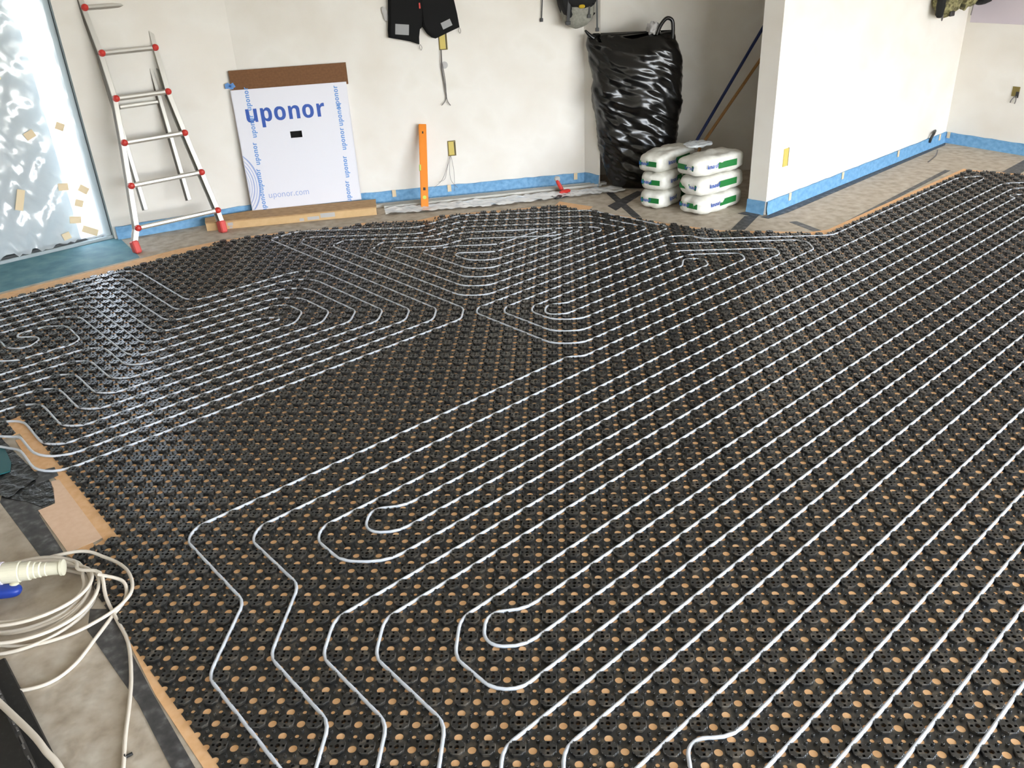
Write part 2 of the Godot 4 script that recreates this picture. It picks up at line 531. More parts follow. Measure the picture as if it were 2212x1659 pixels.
func build_floor_layers():
	# the insulating board under the mat
	var pts := [G(-3.1, 13.1), G(-12.2, 3.75), G(-14.1, 1.5), G(-16.6, -1.35), G(-19.25, -3.85), G(-18.6, -5.3), G(-28.4, -15.1), G(-36.8, -6.8), G(-55.5, -25.4), G(-32.5, -48.4), G(-29.7, -50.3), G(-26, -52.0), G(-17.7, -53.8), G(-17.3, -54.8), G(-9.7, -55.2), G(-9.5, -56.6), G(2.6, -59.0), G(13, -51.3), G(17, -49.1), G(24.4, -47.9), G(26.1, -48.4), G(46.0, -68.3), G(46.6, -67.6), G(51, -65.0), G(61, -58.5), G(61, -39), G(30.5, 13.1)]
	piece("underlay_board", flat(pts, 0.0005, 0.002), "board", "peach coloured insulating board lying under the black knobbed heating mat", "board")
	piece("underlay_board", flat([Vector2(-1.611, -0.531), Vector2(-1.572, -0.57), Vector2(-1.662, -0.707), Vector2(-1.64, -0.72), Vector2(-1.309, -0.378), Vector2(-1.326, -0.357), Vector2(-1.383, -0.303)], 0.002, 0.0034), "board_light", "pale peach offcut of board beside the grey tape left of the mat", "board")
	piece("underlay_board", flat([Vector2(-1.346, -0.27), Vector2(-1.385, -0.297), Vector2(-1.33, -0.355), Vector2(-1.27, -0.29)], 0.0008, 0.0026), "board", "small peach board corner behind the coil of cable at the mat edge", "board")
	piece("underlay_board", flat([Vector2(-1.97, -1.0), Vector2(-1.93, -1.03), Vector2(-1.74, -0.83), Vector2(-1.70, -0.75), Vector2(-1.68, -0.72), Vector2(-1.735, -0.70), Vector2(-1.81, -0.83)], 0.002, 0.0032), "board", "peach board strip crossed by two loose pipes beside the black film", "board")
	piece("underlay_board", flat([Vector2(-0.80, -3.85), Vector2(-0.665, -3.95), Vector2(-0.55, -3.93), Vector2(-0.64, -3.80)], 0.002, 0.004), "board", "small peach board scrap at the mat edge below the orange level", "board")
	piece("underlay_board", flat([Vector2(0.18, -4.22), Vector2(0.41, -4.06), Vector2(0.37, -3.96), Vector2(0.15, -4.12)], 0.002, 0.004), "board", "narrow peach board scrap beside the red clip at the far mat corner", "board")
	# tapes on the screed
	piece("floor_tape", flat([G(-3.9, 13.2), G(-10.4, 6.72), G(-12.7, 4.1), G(-16.4, 0.5), G(-16.9, -0.7), G(-16.0, -0.7), G(-14.3, 1.4), G(-12.3, 3.7), G(-9.6, 6.7), G(-3.0, 13.4)], 0.0, 0.0022), "tape", "broad grey tape along the near left edge of the mat under the cable", "tape", "grey tape on the screed")
	piece("floor_tape", flat([Vector2(-1.80, -0.63), Vector2(-1.72, -0.598), Vector2(-1.649, -0.575), Vector2(-1.60, -0.547), Vector2(-1.596, -0.51), Vector2(-1.376, -0.281), Vector2(-1.443, -0.266), Vector2(-1.781, -0.585)], 0.0, 0.0012), "tape", "grey tape strip between the pale peach offcut and the bare screed", "tape", "grey tape on the screed")
	var st := begin()
	sheet(st, 26, 14, func(u, v):
		var a := Vector2(-2.35, -0.86).lerp(Vector2(-1.76, -0.60), u)
		var b := Vector2(-2.1, -1.07).lerp(Vector2(-1.72, -0.735), u)
		var q := a.lerp(b, v)
		return Vector3(q.x, 0.004 + 0.006 * absf(sin(u * 21.0 + v * 7.0) * sin(v * 9.0 - u * 5.0)), q.y), Vector3.UP)
	prism(st, PackedVector2Array([Vector2(-1.78, -0.735), Vector2(-1.70, -0.745), Vector2(-1.630, -0.665), Vector2(-1.578, -0.58), Vector2(-1.60, -0.545), Vector2(-1.68, -0.584), Vector2(-1.79, -0.61)]), Transform3D.IDENTITY, 0.0022, 0.0034)
	piece("black_film", st, "black_film", "crumpled black plastic film on the floor at the left mat edge", "film")
	piece("teal_film", flat([Vector2(-2.06, -0.965), Vector2(-1.985, -0.945), Vector2(-1.93, -0.885), Vector2(-1.88, -0.825), Vector2(-1.848, -0.765), Vector2(-1.88, -0.74), Vector2(-1.97, -0.78), Vector2(-2.07, -0.85)], 0.009, 0.0125), "teal_film", "teal scrap of film lying on the crumpled black film", "film")
	piece("floor_tape", flat([Vector2(-1.765, -0.768), Vector2(-1.70, -0.80), Vector2(-1.655, -0.745), Vector2(-1.706, -0.689)], 0.0034, 0.0046), "tape", "short grey tape crossing the peach board strip at the mat edge", "tape", "grey tape on the screed")
	piece("floor_tape", flat([Vector2(0.524, -4.408), Vector2(0.569, -4.45), Vector2(0.721, -3.793), Vector2(0.672, -3.756)], 0.0, 0.001), "tape", "dark tape line on the screed in front of the black rubbish bag", "tape", "grey tape on the screed")
	piece("floor_tape", flat([Vector2(0.515, -4.074), Vector2(0.752, -4.449), Vector2(0.80, -4.40), Vector2(0.565, -3.954)], 0.001, 0.002), "tape", "dark tape crossing the tape line left of the white sacks", "tape", "grey tape on the screed")
	piece("floor_tape", flat([Vector2(1.39, -3.73), Vector2(1.48, -3.73), Vector2(1.335, -3.44), Vector2(1.25, -3.45)], 0.0, 0.001), "tape", "dark tape running from the partition corner to the mat", "tape", "grey tape on the screed")
	piece("floor_tape", flat([Vector2(1.36, -3.80), Vector2(1.44, -3.84), Vector2(1.51, -3.76), Vector2(1.45, -3.70)], 0.001, 0.002), "tape", "dark tape patch on the screed between the sacks and the partition corner", "tape", "grey tape on the screed")
	piece("floor_tape", flat([Vector2(1.64, -3.575), Vector2(1.69, -3.59), Vector2(1.80, -3.36), Vector2(1.75, -3.345)], 0.0, 0.001), "tape", "short dark tape on the screed in front of the partition", "tape", "grey tape on the screed")
	piece("floor_tape", flat([Vector2(1.487, -3.70), Vector2(1.54, -3.735), Vector2(3.45, -5.69), Vector2(3.41, -5.60), Vector2(1.69, -3.79), Vector2(1.53, -3.66)], 0.0, 0.001), "tape", "dark grey tape along the foot of the partition under the blue strip", "tape", "grey tape on the screed")
	piece("floor_tape", flat([Vector2(1.86, -3.365), Vector2(1.845, -3.395), Vector2(3.08, -4.77), Vector2(3.11, -4.745)], 0.0, 0.0008), "tape", "thin dark tape along the peach strip at the right mat edge", "tape", "grey tape on the screed")
	piece("floor_tape", flat([Vector2(4.0, -5.25), Vector2(4.05, -5.12), Vector2(3.48, -4.53), Vector2(3.36, -4.565)], 0.0, 0.001), "tape", "grey tape across the screed at the far right mat corner", "tape", "grey tape on the screed")
	piece("teal_board", flat([Vector2(-4.4, -2.15), Vector2(-2.86, -3.69), Vector2(-2.80, -3.65), Vector2(-2.53, -3.31), Vector2(-2.477, -3.236), Vector2(-4.02, -1.72)], 0.0, 0.0015), "teal_board", "teal board strip on the floor in front of the film covered door", "board")

# =====================================================================  the heating mat
func lathe_pit(st: SurfaceTool, c: Vector3, r: float, y1: float, y0: float, sides := 10, floor_ := true):
	for k in sides:
		var a0 := TAU * k / sides
		var a1 := TAU * (k + 1) / sides
		var p0 := c + Vector3(cos(a0) * r, 0, sin(a0) * r)
		var p1 := c + Vector3(cos(a1) * r, 0, sin(a1) * r)
		quad(st, p0 + Vector3.UP * y1, p1 + Vector3.UP * y1, p1 + Vector3.UP * y0, p0 + Vector3.UP * y0, c - p0)
		if floor_:
			tri(st, c + Vector3.UP * y0, p0 + Vector3.UP * y0, p1 + Vector3.UP * y0, Vector3.UP)

func poly_top(st: SurfaceTool, poly: Array, y: float, turn: float):
	var pv := PackedVector2Array(poly)
	var idx := Geometry2D.triangulate_polygon(pv)
	for i in range(0, idx.size(), 3):
		var q := []
		for k in 3:
			q.append(v3(pv[idx[i + k]].rotated(turn), y))
		tri(st, q[0], q[1], q[2], Vector3.UP)

func base_quarter(hole: Array, turn: float, st: SurfaceTool):
	# a quarter of a tile's foil with a quarter of the large hole bitten from its corner
	var h := P / sqrt(2.0) * 0.5
	var r := 0.145 * P
	var poly := [Vector2(h, 0), Vector2(h, h - r)]
	var arc := []
	for k in 7:
		var a := -PI / 2.0 - PI / 2.0 * k / 6.0
		arc.append(Vector2(h, h) + Vector2(cos(a), sin(a)) * r)
	for k in range(1, 7):
		poly.append(arc[k])
	poly.append(Vector2(0, h))
	poly.append_array(hole)
	poly_top(st, poly, 0.0035, turn)
	for k in 6:
		var a := v3(arc[k].rotated(turn), 0)
		var b := v3(arc[k + 1].rotated(turn), 0)
		quad(st, a + Vector3.UP * 0.0035, b + Vector3.UP * 0.0035, b + Vector3.UP * 0.002, a + Vector3.UP * 0.002, v3(Vector2(h, h).rotated(turn)) - a)

func oct_pt(ap: float, k: int) -> Vector2:
	return Vector2.from_angle(PI / 8.0 + k * PI / 4.0) * ap / cos(PI / 8.0)

func nub_mesh() -> ArrayMesh:
	var st := begin()
	var ap := 0.265 * P
	for q in 4:
		base_quarter([Vector2(0, ap), oct_pt(ap, 1), oct_pt(ap, 0), Vector2(ap, 0)], q * PI / 2.0, st)
	# side: a little wider on top so that it grips the pipe, then a chamfer
	var levels := [[0.265 * P, 0.0035], [0.285 * P, 0.0118], [0.285 * P, 0.0128], [0.265 * P, 0.0140]]
	for i in 3:
		for k in 8:
			var a := oct_pt(levels[i][0], k)
			var b := oct_pt(levels[i][0], k + 1)
			var c := oct_pt(levels[i + 1][0], k + 1)
			var d := oct_pt(levels[i + 1][0], k)
			quad(st, v3(a, levels[i][1]), v3(b, levels[i][1]), v3(c, levels[i + 1][1]), v3(d, levels[i + 1][1]), v3(a + b) + Vector3.UP * (0.02 if i == 2 else 0.0))
	# top: a round hole in the middle and four square pits towards the grid axes
	var at := 0.265 * P
	var r0 := 0.088 * P
	var n0 := 0.150 * P
	var n1 := 0.245 * P
	var w := 0.043 * P
	for q in 4:
		var turn := q * PI / 2.0 + PI / 4.0
		var poly := [Vector2(r0, 0), Vector2(n0, 0), Vector2(n0, w), Vector2(n1, w), Vector2(n1, 0), Vector2(at, 0), oct_pt(at, 0), oct_pt(at, 1), Vector2(0, at), Vector2(0, n1), Vector2(w, n1), Vector2(w, n0), Vector2(0, n0), Vector2(0, r0)]
		for k in range(1, 3):
			poly.append(Vector2.from_angle(PI / 2.0 - PI / 6.0 * k) * r0)
		poly_top(st, poly, 0.0140, turn)
		var cs := [Vector2(n0, -w), Vector2(n1, -w), Vector2(n1, w), Vector2(n0, w)]
		for k in 4:
			var a := v3(cs[k].rotated(turn))
			var b := v3(cs[(k + 1) % 4].rotated(turn))
			quad(st, a + Vector3.UP * 0.014, b + Vector3.UP * 0.014, b + Vector3.UP * 0.006, a + Vector3.UP * 0.006, v3(Vector2((n0 + n1) * 0.5, 0).rotated(turn)) - (a + b) * 0.5)
		quad(st, v3(cs[0].rotated(turn), 0.006), v3(cs[1].rotated(turn), 0.006), v3(cs[2].rotated(turn), 0.006), v3(cs[3].rotated(turn), 0.006), Vector3.UP)
		# a small gripping tab over each pipe channel
		var e := Vector2.from_angle(q * PI / 2.0)
		for sd in [-0.0042, 0.0042]:
			box(st, Transform3D(Basis(v3(e), Vector3.UP, v3(e.orthogonal())), v3(e * (0.292 * P) + e.orthogonal() * sd, 0.0132)), Vector3(0.0022, 0.0016, 0.0038), 0.0004)
	lathe_pit(st, Vector3.ZERO, r0, 0.014, 0.0035, 12, false)
	return done(st)

func stud_mesh() -> ArrayMesh:
	var st := begin()
	var r0 := 0.074 * P
	for q in 4:
		var hole := [Vector2(0, r0)]
		for k in range(1, 3):
			hole.append(Vector2.from_angle(PI / 2.0 - PI / 6.0 * k) * r0)
		hole.append(Vector2(r0, 0))
		base_quarter(hole, q * PI / 2.0, st)
	lathe_pit(st, Vector3.ZERO, r0, 0.0035, 0.002, 12, false)
	for q in 4:
		var e := v3(Vector2.from_angle(q * PI / 2.0) * 0.222 * P)
		lathe(st, Transform3D(Basis.IDENTITY, e), [[0.0043, 0.0035], [0.0037, 0.0112], [0.0031, 0.0118], [0.0014, 0.0118]], 8)
		lathe_pit(st, e, 0.0014, 0.0118, 0.006, 6, true)
	return done(st)

func ndc(p: Vector3) -> Vector2:
	var q := cam.transform.affine_inverse() * p
	if q.z > -0.05:
		return Vector2(99, 99)
	var t := tan(deg_to_rad(cam.fov) * 0.5)
	return Vector2(q.x / -q.z / t / (2212.0 / 1659.0), q.y / -q.z / t)

func build_mat():
	var pts := PackedVector2Array([Vector2(-2.75, 12.75), Vector2(-19.5, -4), Vector2(-18, -5.5), Vector2(-28, -15.5), Vector2(-28.5, -15), Vector2(-37.75, -5.75), Vector2(-55.25, -23.25), Vector2(-30.5, -48), Vector2(-29.3, -50), Vector2(-26, -51.5), Vector2(-22.8, -52.7), Vector2(-17.6, -53.4), Vector2(-17.4, -54.4), Vector2(-9.6, -54.9), Vector2(-9.5, -56.2), Vector2(-2.5, -57.6), Vector2(2.3, -58.7), Vector2(6.6, -55.8), Vector2(9.2, -53.6), Vector2(13, -51.0), Vector2(17, -48.9), Vector2(24.3, -47.4), Vector2(26, -47.5), Vector2(46, -67.5), Vector2(47.5, -66.6), Vector2(51, -64.5), Vector2(60, -58), Vector2(60, -40), Vector2(30, 12.75)])
	var e1 := Vector3(1, 0, -1).normalized()
	var e2 := Vector3(1, 0, 1).normalized()
	var basis_ := Basis(e1, Vector3.UP, e2)
	var near := [[], []]   # per kind: [distance, transform] of tiles inside the frame
	var far := [[], []]
	for c in range(-90, 24):
		for d in range(-34, 122):
			var g := Vector2((c + d) * 0.5, (c - d) * 0.5)
			if not Geometry2D.is_point_in_polygon(g, pts):
				continue
			if d == -13 and c > -47 and c < -43:
				continue
			var w := v3(g * P)
			var s := ndc(w)
			if absf(s.x) > 1.28 or absf(s.y) > 1.35:
				continue
			var kind := posmod(c + d, 2)
			var xf := Transform3D(basis_, w)
			if absf(s.x) < 1.0 and absf(s.y) < 1.0:
				near[kind].append([w.distance_to(cam_pos), xf])
			else:
				far[kind].append(xf)
	var t := thing("heating_mat", "black knobbed plastic heating mat covering most of the floor", "mat", Vector3(0, 0.002, -1.5))
	var names := ["nub", "stud_cluster"]
	var meshes := [nub_mesh(), stud_mesh()]
	for kind in 2:
		near[kind].sort_custom(func(a, b): return a[0] < b[0])
		for i in near[kind].size():
			if i < 300:
				var o := MeshInstance3D.new()
				o.mesh = meshes[kind]
				o.material_override = M.foil
				o.name = names[kind]
				o.transform = (t.get_meta("base") as Transform3D).affine_inverse() * near[kind][i][1]
				t.add_child(o, true)
			else:
				far[kind].append(near[kind][i][1])
		var mm := MultiMesh.new()
		mm.transform_format = MultiMesh.TRANSFORM_3D
		mm.mesh = meshes[kind]
		mm.instance_count = far[kind].size()
		for i in far[kind].size():
			mm.set_instance_transform(i, far[kind][i])
		var mi := MultiMeshInstance3D.new()
		mi.multimesh = mm
		mi.material_override = M.foil
		mi.name = "distant_" + names[kind] + "s"
		mi.transform = (t.get_meta("base") as Transform3D).affine_inverse()
		mi.set_meta("kind", "stuff")
		t.add_child(mi, true)
		print(names[kind], " ", near[kind].size(), " in frame, ", far[kind].size(), " joined")

# =====================================================================  the pipes
func bent(pts: Array) -> Array:
	# corners [a, b(, radius)] in grid units -> a rounded path of points in metres
	var out := []
	for i in pts.size():
		var p := Vector2(pts[i][0], pts[i][1])
		if i == 0 or i == pts.size() - 1:
			out.append(v3(p * P, 0.0086))
			continue
		var a := Vector2(pts[i - 1][0], pts[i - 1][1])
		var b := Vector2(pts[i + 1][0], pts[i + 1][1])
		var r: float = pts[i][2] if pts[i].size() > 2 else 1.15
		var u := (a - p).normalized()
		var v := (b - p).normalized()
		var ang := u.angle_to(v)
		var half := absf(ang) * 0.5
		if half > 1.55:
			continue
		var tl := minf(r / tan(half), 0.48 * minf(a.distance_to(p), b.distance_to(p)))
		var rr := tl * tan(half)
		var cdir := (u + v).normalized()
		var cen := p + cdir * rr / sin(half)
		var s := p + u * tl - cen
		var e := p + v * tl - cen
		var sweep := s.angle_to(e)
		var n := maxi(3, int(absf(sweep) / 0.22))
		for k in n + 1:
			out.append(v3((cen + s.rotated(sweep * k / n)) * P, 0.0086))
	return out

func run(t: Node3D, pts: Array, raise := []):
	var st := begin()
	var path := bent(pts)
	for q in raise:   # [a, b, reach, height]: where the pipe leaves the mat and lifts
		for i in path.size():
			var dd: float = Vector2(path[i].x, path[i].z).distance_to(Vector2(q[0], q[1]) * P)
			path[i].y += q[3] * clampf(1.0 - dd / (q[2] * P), 0.0, 1.0)
	tube(st, path, 0.0051, 8)
	obj("pipe_run", st, "pipe", t)

func build_pipes():
	var t := thing("heating_pipe", "white heating pipe in long diagonal runs from the centre to the right", "pipe", Vector3(0.3, 0.0035, -1.5), "white heating pipes")
	run(t, [[-4, 9.5], [-10.5, 3], [-10.5, -1], [-14.5, -5], [-14.5, -6], [3, -23.5], [4, -23.5], [23.5, -43, 0.8], [23.5, -45.5, 1.8], [12, -45.5, 2], [-1.5, -32, 1.1], [-1.5, -31, 0.9], [2, -27.5, 2], [4, -27.5, 2], [17.5, -41, 0.8], [17.5, -42.5, 1.3], [13, -42.5, 2], [3, -32.5, 1.5], [1.5, -32.3, 1.0], [1.4, -30.4, 1.0], [3, -30.5, 1.5], [12.3, -39.8, 0.8], [12.6, -41.4, 0.6], [14.3, -41.4, 0.9], [14.4, -39.9, 0.8], [4, -29.5, 2], [2, -29.5, 2], [0.5, -31, 0.9], [0.5, -32, 0.9], [12, -43.5, 2], [20.5, -43.5, 1.8], [20.5, -42, 0.8], [4, -25.5, 2], [2, -25.5, 2], [-3.5, -31, 0.9], [-3.5, -32, 0.9], [12, -47.5, 2], [14, -47.5, 1], [15.2, -46.5, 1], [26, -46.5, 2.2], [43.6, -64.1, 1.5], [46.3, -64.6, 1], [46.0, -63.5, 0.8], [-11.5, -6], [-11.5, -5], [-8.5, -2], [-8.5, 2], [-5.5, 5], [-5.5, 10]])
	run(t, [[56, -61.5], [47, -61.5, 2], [-8.5, -6], [-8.5, -5], [-7, -3.5, 1.6], [-5, -3.5, 2], [56, -64.5]])
	run(t, [[56, -59.5], [47, -59.5, 1.5], [-5, -7.5, 2], [-6.5, -7.4, 1.0], [-6.5, -5.6, 1.0], [-5, -5.5, 2], [45.7, -56.2, 0.5], [45.5, -57.3, 0.5], [56, -57.4]])
	run(t, [[56, -62.5], [-6.5, 0], [-6.5, 2], [-3.5, 5], [-3.5, 10]])
	run(t, [[56, -60.5], [-4.5, 0], [-4.5, 2], [-1.5, 5], [-1.5, 10]])
	run(t, [[56, -57.5], [-1.5, 0], [-1.5, 2], [0, 3.5, 1.8], [1, 3.5, 1.8], [56, -51.5]])
	run(t, [[56, -55.5], [1, -0.5, 2], [-0.5, -0.4, 0.95], [-0.5, 1.4, 0.95], [1, 1.5, 2], [56, -53.5]])
	run(t, [[56, -49.5], [0.5, 6], [0.5, 10]])
	run(t, [[56, -47.5], [2.5, 6], [2.5, 10]])
	run(t, [[54, -42.5], [1, 10.5]])
	run(t, [[52, -38.5], [8, 5.5, 1.6], [6.5, 5.5, 1.0], [6.5, 10]])
	for c in [15.5, 17.5, 19.5, 21.5]:
		run(t, [[30 + c * 0.5, c * 0.5 - 30], [c * 0.5 - 3, c * 0.5 + 3]])
	t = thing("heating_pipe", "white heating pipe in zigzag loops on the left and far part of the mat", "pipe", Vector3(-1.6, 0.0035, -2.2), "white heating pipes")
	for k in 5:
		var q := 2.0 * k
		run(t, [[-46, -31.5 + q], [-34.5, -43 + q, 2], [-26, -34.5 + q, 1.5], [-18.5, -42 + q, 2.4], [-8.5 - q, -32, 1.1], [-8.5 - q, -30, 1.2], [-25.5, -13 - q, 1.6], [-29.5, -17 - q, 1.6], [-44, -2.5 - q]] if k != 0 else [[-46, -31.5], [-34.5, -43, 2], [-26, -34.5, 1.5], [-18.5, -42, 2.4], [-8.5, -32, 1.1], [-8.5, -30, 1.2], [-25.5, -13, 1.6], [-29.5, -17, 1.6], [-34, -12.5]])
	run(t, [[-46, -21.5], [-34.5, -33, 2], [-26, -24.5, 1.5], [-19.5, -31, 2], [-17.9, -31.1, 0.7], [-17.9, -30.6, 0.5], [-25.5, -23, 1.5], [-29.5, -27, 1.5], [-42, -14.5]])
	run(t, [[-39, -24.6], [-34.1, -24.6, 1.5], [-31.1, -27.6, 0.9], [-33.7, -30.4, 1.2], [-35.4, -30.4, 1.2], [-36.7, -29.1, 0.7], [-36.4, -28.5, 0.4], [-34.4, -28.6, 0.9], [-34.5, -26.6, 0.9], [-36.0, -26.6, 1.5], [-40, -30.6]])
	# loops over the far part, each running from the left field to the right end and back
	run(t, [[-34, -14.4], [-27.9, -14.4, 0.9], [-25, -11.5, 2.5], [-6.5, -30, 1.2], [-6.5, -32, 1.1], [-24.3, -49.8, 0.9], [-24.3, -50.4, 0.8], [-22.4, -52.4, 2], [-11, -52.4, 2], [-7.4, -56, 2], [5.5, -56.5, 2], [12.2, -50.6, 0.6], [12.2, -49.7, 0.6], [-3, -34.5, 2], [-5, -34.5, 2], [-18.1, -47.6, 0.8], [-17.1, -49.2, 1], [-9.6, -49.2, 2], [-6.5, -52.3, 2], [5.7, -52.4, 2], [8.4, -50.5, 0.6], [8.4, -49.9, 0.6], [-3, -38.5, 2], [-5, -38.5, 2], [-12.3, -45.8, 0.6], [-12.1, -46.5, 0.6], [-8, -46.5, 2], [-6, -48.5, 2], [2, -48.6, 2], [4.3, -50.4, 0.6], [4.3, -49.8, 0.6], [-3, -42.5, 2], [-5, -42.5, 2], [-6.4, -43.9, 0.6], [-6.3, -44.6, 0.6], [-3, -44.6, 2], [2.2, -49.8, 0.6]], [[-27, -13, 3.5, 0.012], [-34, -14.4, 5, 0.03]])
	run(t, [[-34, -13.2], [-28.5, -13.3, 2], [-26.9, -12.8, 2], [-24.3, -10.2, 2.5], [-4.5, -30, 1.2], [-4.5, -32, 1.1], [-21.2, -48.7, 0.9], [-21.2, -50.4, 0.9], [-10.5, -50.4, 2], [-6.8, -54.1, 2], [5.5, -54.5, 2], [10.3, -50.6, 0.6], [10.4, -49.9, 0.6], [-3, -36.5, 2], [-5, -36.5, 2], [-14.2, -45.7, 0.8], [-13.6, -48.3, 0.9], [-8.5, -48.4, 2], [-6.5, -50.4, 2], [5.6, -51.0, 1.5], [6.3, -50.4, 0.5], [6.3, -49.8, 0.5], [-3, -40.5, 2], [-5, -40.5, 2], [-9.3, -44.8, 0.6], [-9.2, -45.8, 0.6], [-6.5, -46.5, 2], [-3, -46.6, 2], [0.5, -50.1, 0.6]], [[-27, -12.8, 3.5, 0.014], [-34, -13.2, 6, 0.045]])

# =====================================================================  door, film, strips
func build_door():
	# local axes on the door: s runs left along the wall from the corner, y up, n into the room
	var o := Vector3(-2.929, 0, -3.617)
	var u := Vector3(-1, 0, 1).normalized()
	var n := Vector3(1, 0, 1).normalized()
	var B := Basis(u, Vector3.UP, u.cross(Vector3.UP))
	var at := func(s, y, d): return o + u * s + Vector3.UP * y + n * d
	var door := Node3D.new()
	door.name = "door_1"
	door.set_meta("kind", "structure")
	add_child(door)
	var st := begin()
	box(st, Transform3D(B, at.call(1.15, 1.06, -0.06)), Vector3(2.1, 2.06, 0.05), 0.003)
	obj("door_panel", st, "door_panel", door)
	st = begin()
	for q in [[-0.102, 0.028, 0.02], [-0.06, 0.05, 0.0]]:
		box(st, Transform3D(B, at.call(q[0], 1.05, -0.02 + q[2])), Vector3(q[1], 2.1, 0.06), 0.004)
	box(st, Transform3D(B, at.call(1.1, 2.08, -0.02)), Vector3(2.3, 0.05, 0.06), 0.004)
	box(st, Transform3D(B, at.call(1.1, 0.012, -0.01)), Vector3(2.4, 0.024, 0.07), 0.004)
	obj("door_frame", st, "frame_grey", door)
	st = begin()
	box(st, Transform3D(B, at.call(-0.0835, 1.05, -0.018)), Vector3(0.008, 2.08, 0.05), 0.001)
	box(st, Transform3D(B, at.call(1.1, 0.032, -0.018)), Vector3(2.3, 0.014, 0.05), 0.002)
	obj("door_gap", st, "frame_dark", door)
	# clear film taped over it
	var t := thing("door_film", "crinkled clear plastic film taped over the door left of the ladder", "film", at.call(1.0, 0.0, 0.03))
	var fn := FastNoiseLite.new()
	fn.seed = 5
	fn.frequency = 1.0
	fn.fractal_octaves = 2
	st = begin()
	sheet(st, 90, 90, func(a, b):
		var s := lerpf(-0.045, 2.0, a)
		var y := lerpf(0.02 + 0.035 * absf(fn.get_noise_2d(s * 9.0, 3.0)) + (0.02 if fmod(s * 7.0, 1.0) > 0.55 else 0.0), 1.95, b)
		var k := (s + y * 0.62) * 9.0
		var z := 0.016 * fn.get_noise_2d(k, (s * 0.62 - y) * 1.6) + 0.010 * fn.get_noise_2d(s * 4.0 + 40.0, y * 4.0) + 0.005 * fn.get_noise_2d(s * 24.0, y * 14.0 + 9.0)
		return at.call(s, y, 0.026 + z * (0.3 + 0.7 * smoothstep(0.0, 0.15, a))), n)
	obj("film", st, "clear_film", t)
	for q in [[0.237, 0.743, 0.06], [0.055, 0.765, 0.05], [0.40, 0.372, 0.13], [0.135, 0.40, 0.06], [0.02, 0.36, 0.06], [0.07, 0.28, 0.05], [0.12, 0.18, 0.07], [0.20, 0.09, 0.05], [0.33, 1.08, 0.05], [0.05, 0.09, 0.10]]:
		st = begin()
		box(st, Transform3D(B.rotated(n, q[0] * 5.0 - 0.8), at.call(q[0], q[1], 0.042)), Vector3(q[2], 0.045, 0.002), 0.0005)
		obj("tape_patch", st, "masking_tape", t)

func strip(a: Vector2, b: Vector2, label: String, tabs: Array, inside: Vector2):
	var t := thing("edge_strip", label, "foam strip", v3((a + b) * 0.5), "blue edge strips along the walls")
	var dir := (b - a).normalized()
	var n := dir.orthogonal()
	if n.dot(inside - a) < 0.0:
		n = -n
	var st := begin()
	var ln := a.distance_to(b)
	var fn := FastNoiseLite.new()
	fn.frequency = 2.2
	fn.seed = int(absf(a.x) * 100.0)
	var cnt := int(ln / 0.06) + 2
	for i in cnt:
		# short lengths of foam, wavy along the top
		for j in 1:
			var s0 := ln * i / cnt
			var s1 := ln * (i + 1) / cnt
			var q := func(s, y, d): return v3(a + dir * s + n * (d + 0.004 * fn.get_noise_2d(s * 3.0, 1.0 + y * 5.0)), y)
			var h0 := 0.086 + 0.006 * fn.get_noise_1d(s0 * 3.0)
			var h1 := 0.086 + 0.006 * fn.get_noise_1d(s1 * 3.0)
			var o := v3(n)
			quad(st, q.call(s0, 0, 0.02), q.call(s1, 0, 0.02), q.call(s1, h1 * 0.5, 0.013), q.call(s0, h0 * 0.5, 0.013), o)
			quad(st, q.call(s0, h0 * 0.5, 0.013), q.call(s1, h1 * 0.5, 0.013), q.call(s1, h1, 0.012), q.call(s0, h0, 0.012), o)
			quad(st, q.call(s0, h0, 0.012), q.call(s1, h1, 0.012), q.call(s1, h1, 0.0), q.call(s0, h0, 0.0), Vector3.UP)
	obj("foam", st, "blue_foam", t)
	for s in tabs:
		st = begin()
		box(st, Transform3D(Basis(v3(dir), Vector3.UP, v3(dir).cross(Vector3.UP)), v3(a + dir * s + n * 0.017, 0.066)), Vector3(0.028, 0.05, 0.003), 0.0006)
		obj("tape_tab", st, "masking_tape", t)

func build_edge_strips():
	var inn := Vector2(0, 0)
	strip(S0 + Vector2(0.02, 0.0), S1, "blue foam edge strip at the wall foot behind the ladder", [0.12], inn)
	strip(S1, Q1, "blue foam edge strip along the back wall behind the orange level", [0.95, 1.36, 2.33], inn)
	strip(Q1, Q2, "short blue foam edge strip round the wall end beside the black bag", [], Vector2(1, -4))
	strip(PC, PE, "blue foam edge strip along the foot of the right hand partition", [0.27, 0.98, 1.85, 2.6], inn)
	strip(P2, PC, "short blue foam edge strip round the partition corner beside the sacks", [], Vector2(1, -3))
	strip(PE, PE + FD * 2.6, "blue foam edge strip at the foot of the far right wall", [0.04], inn)

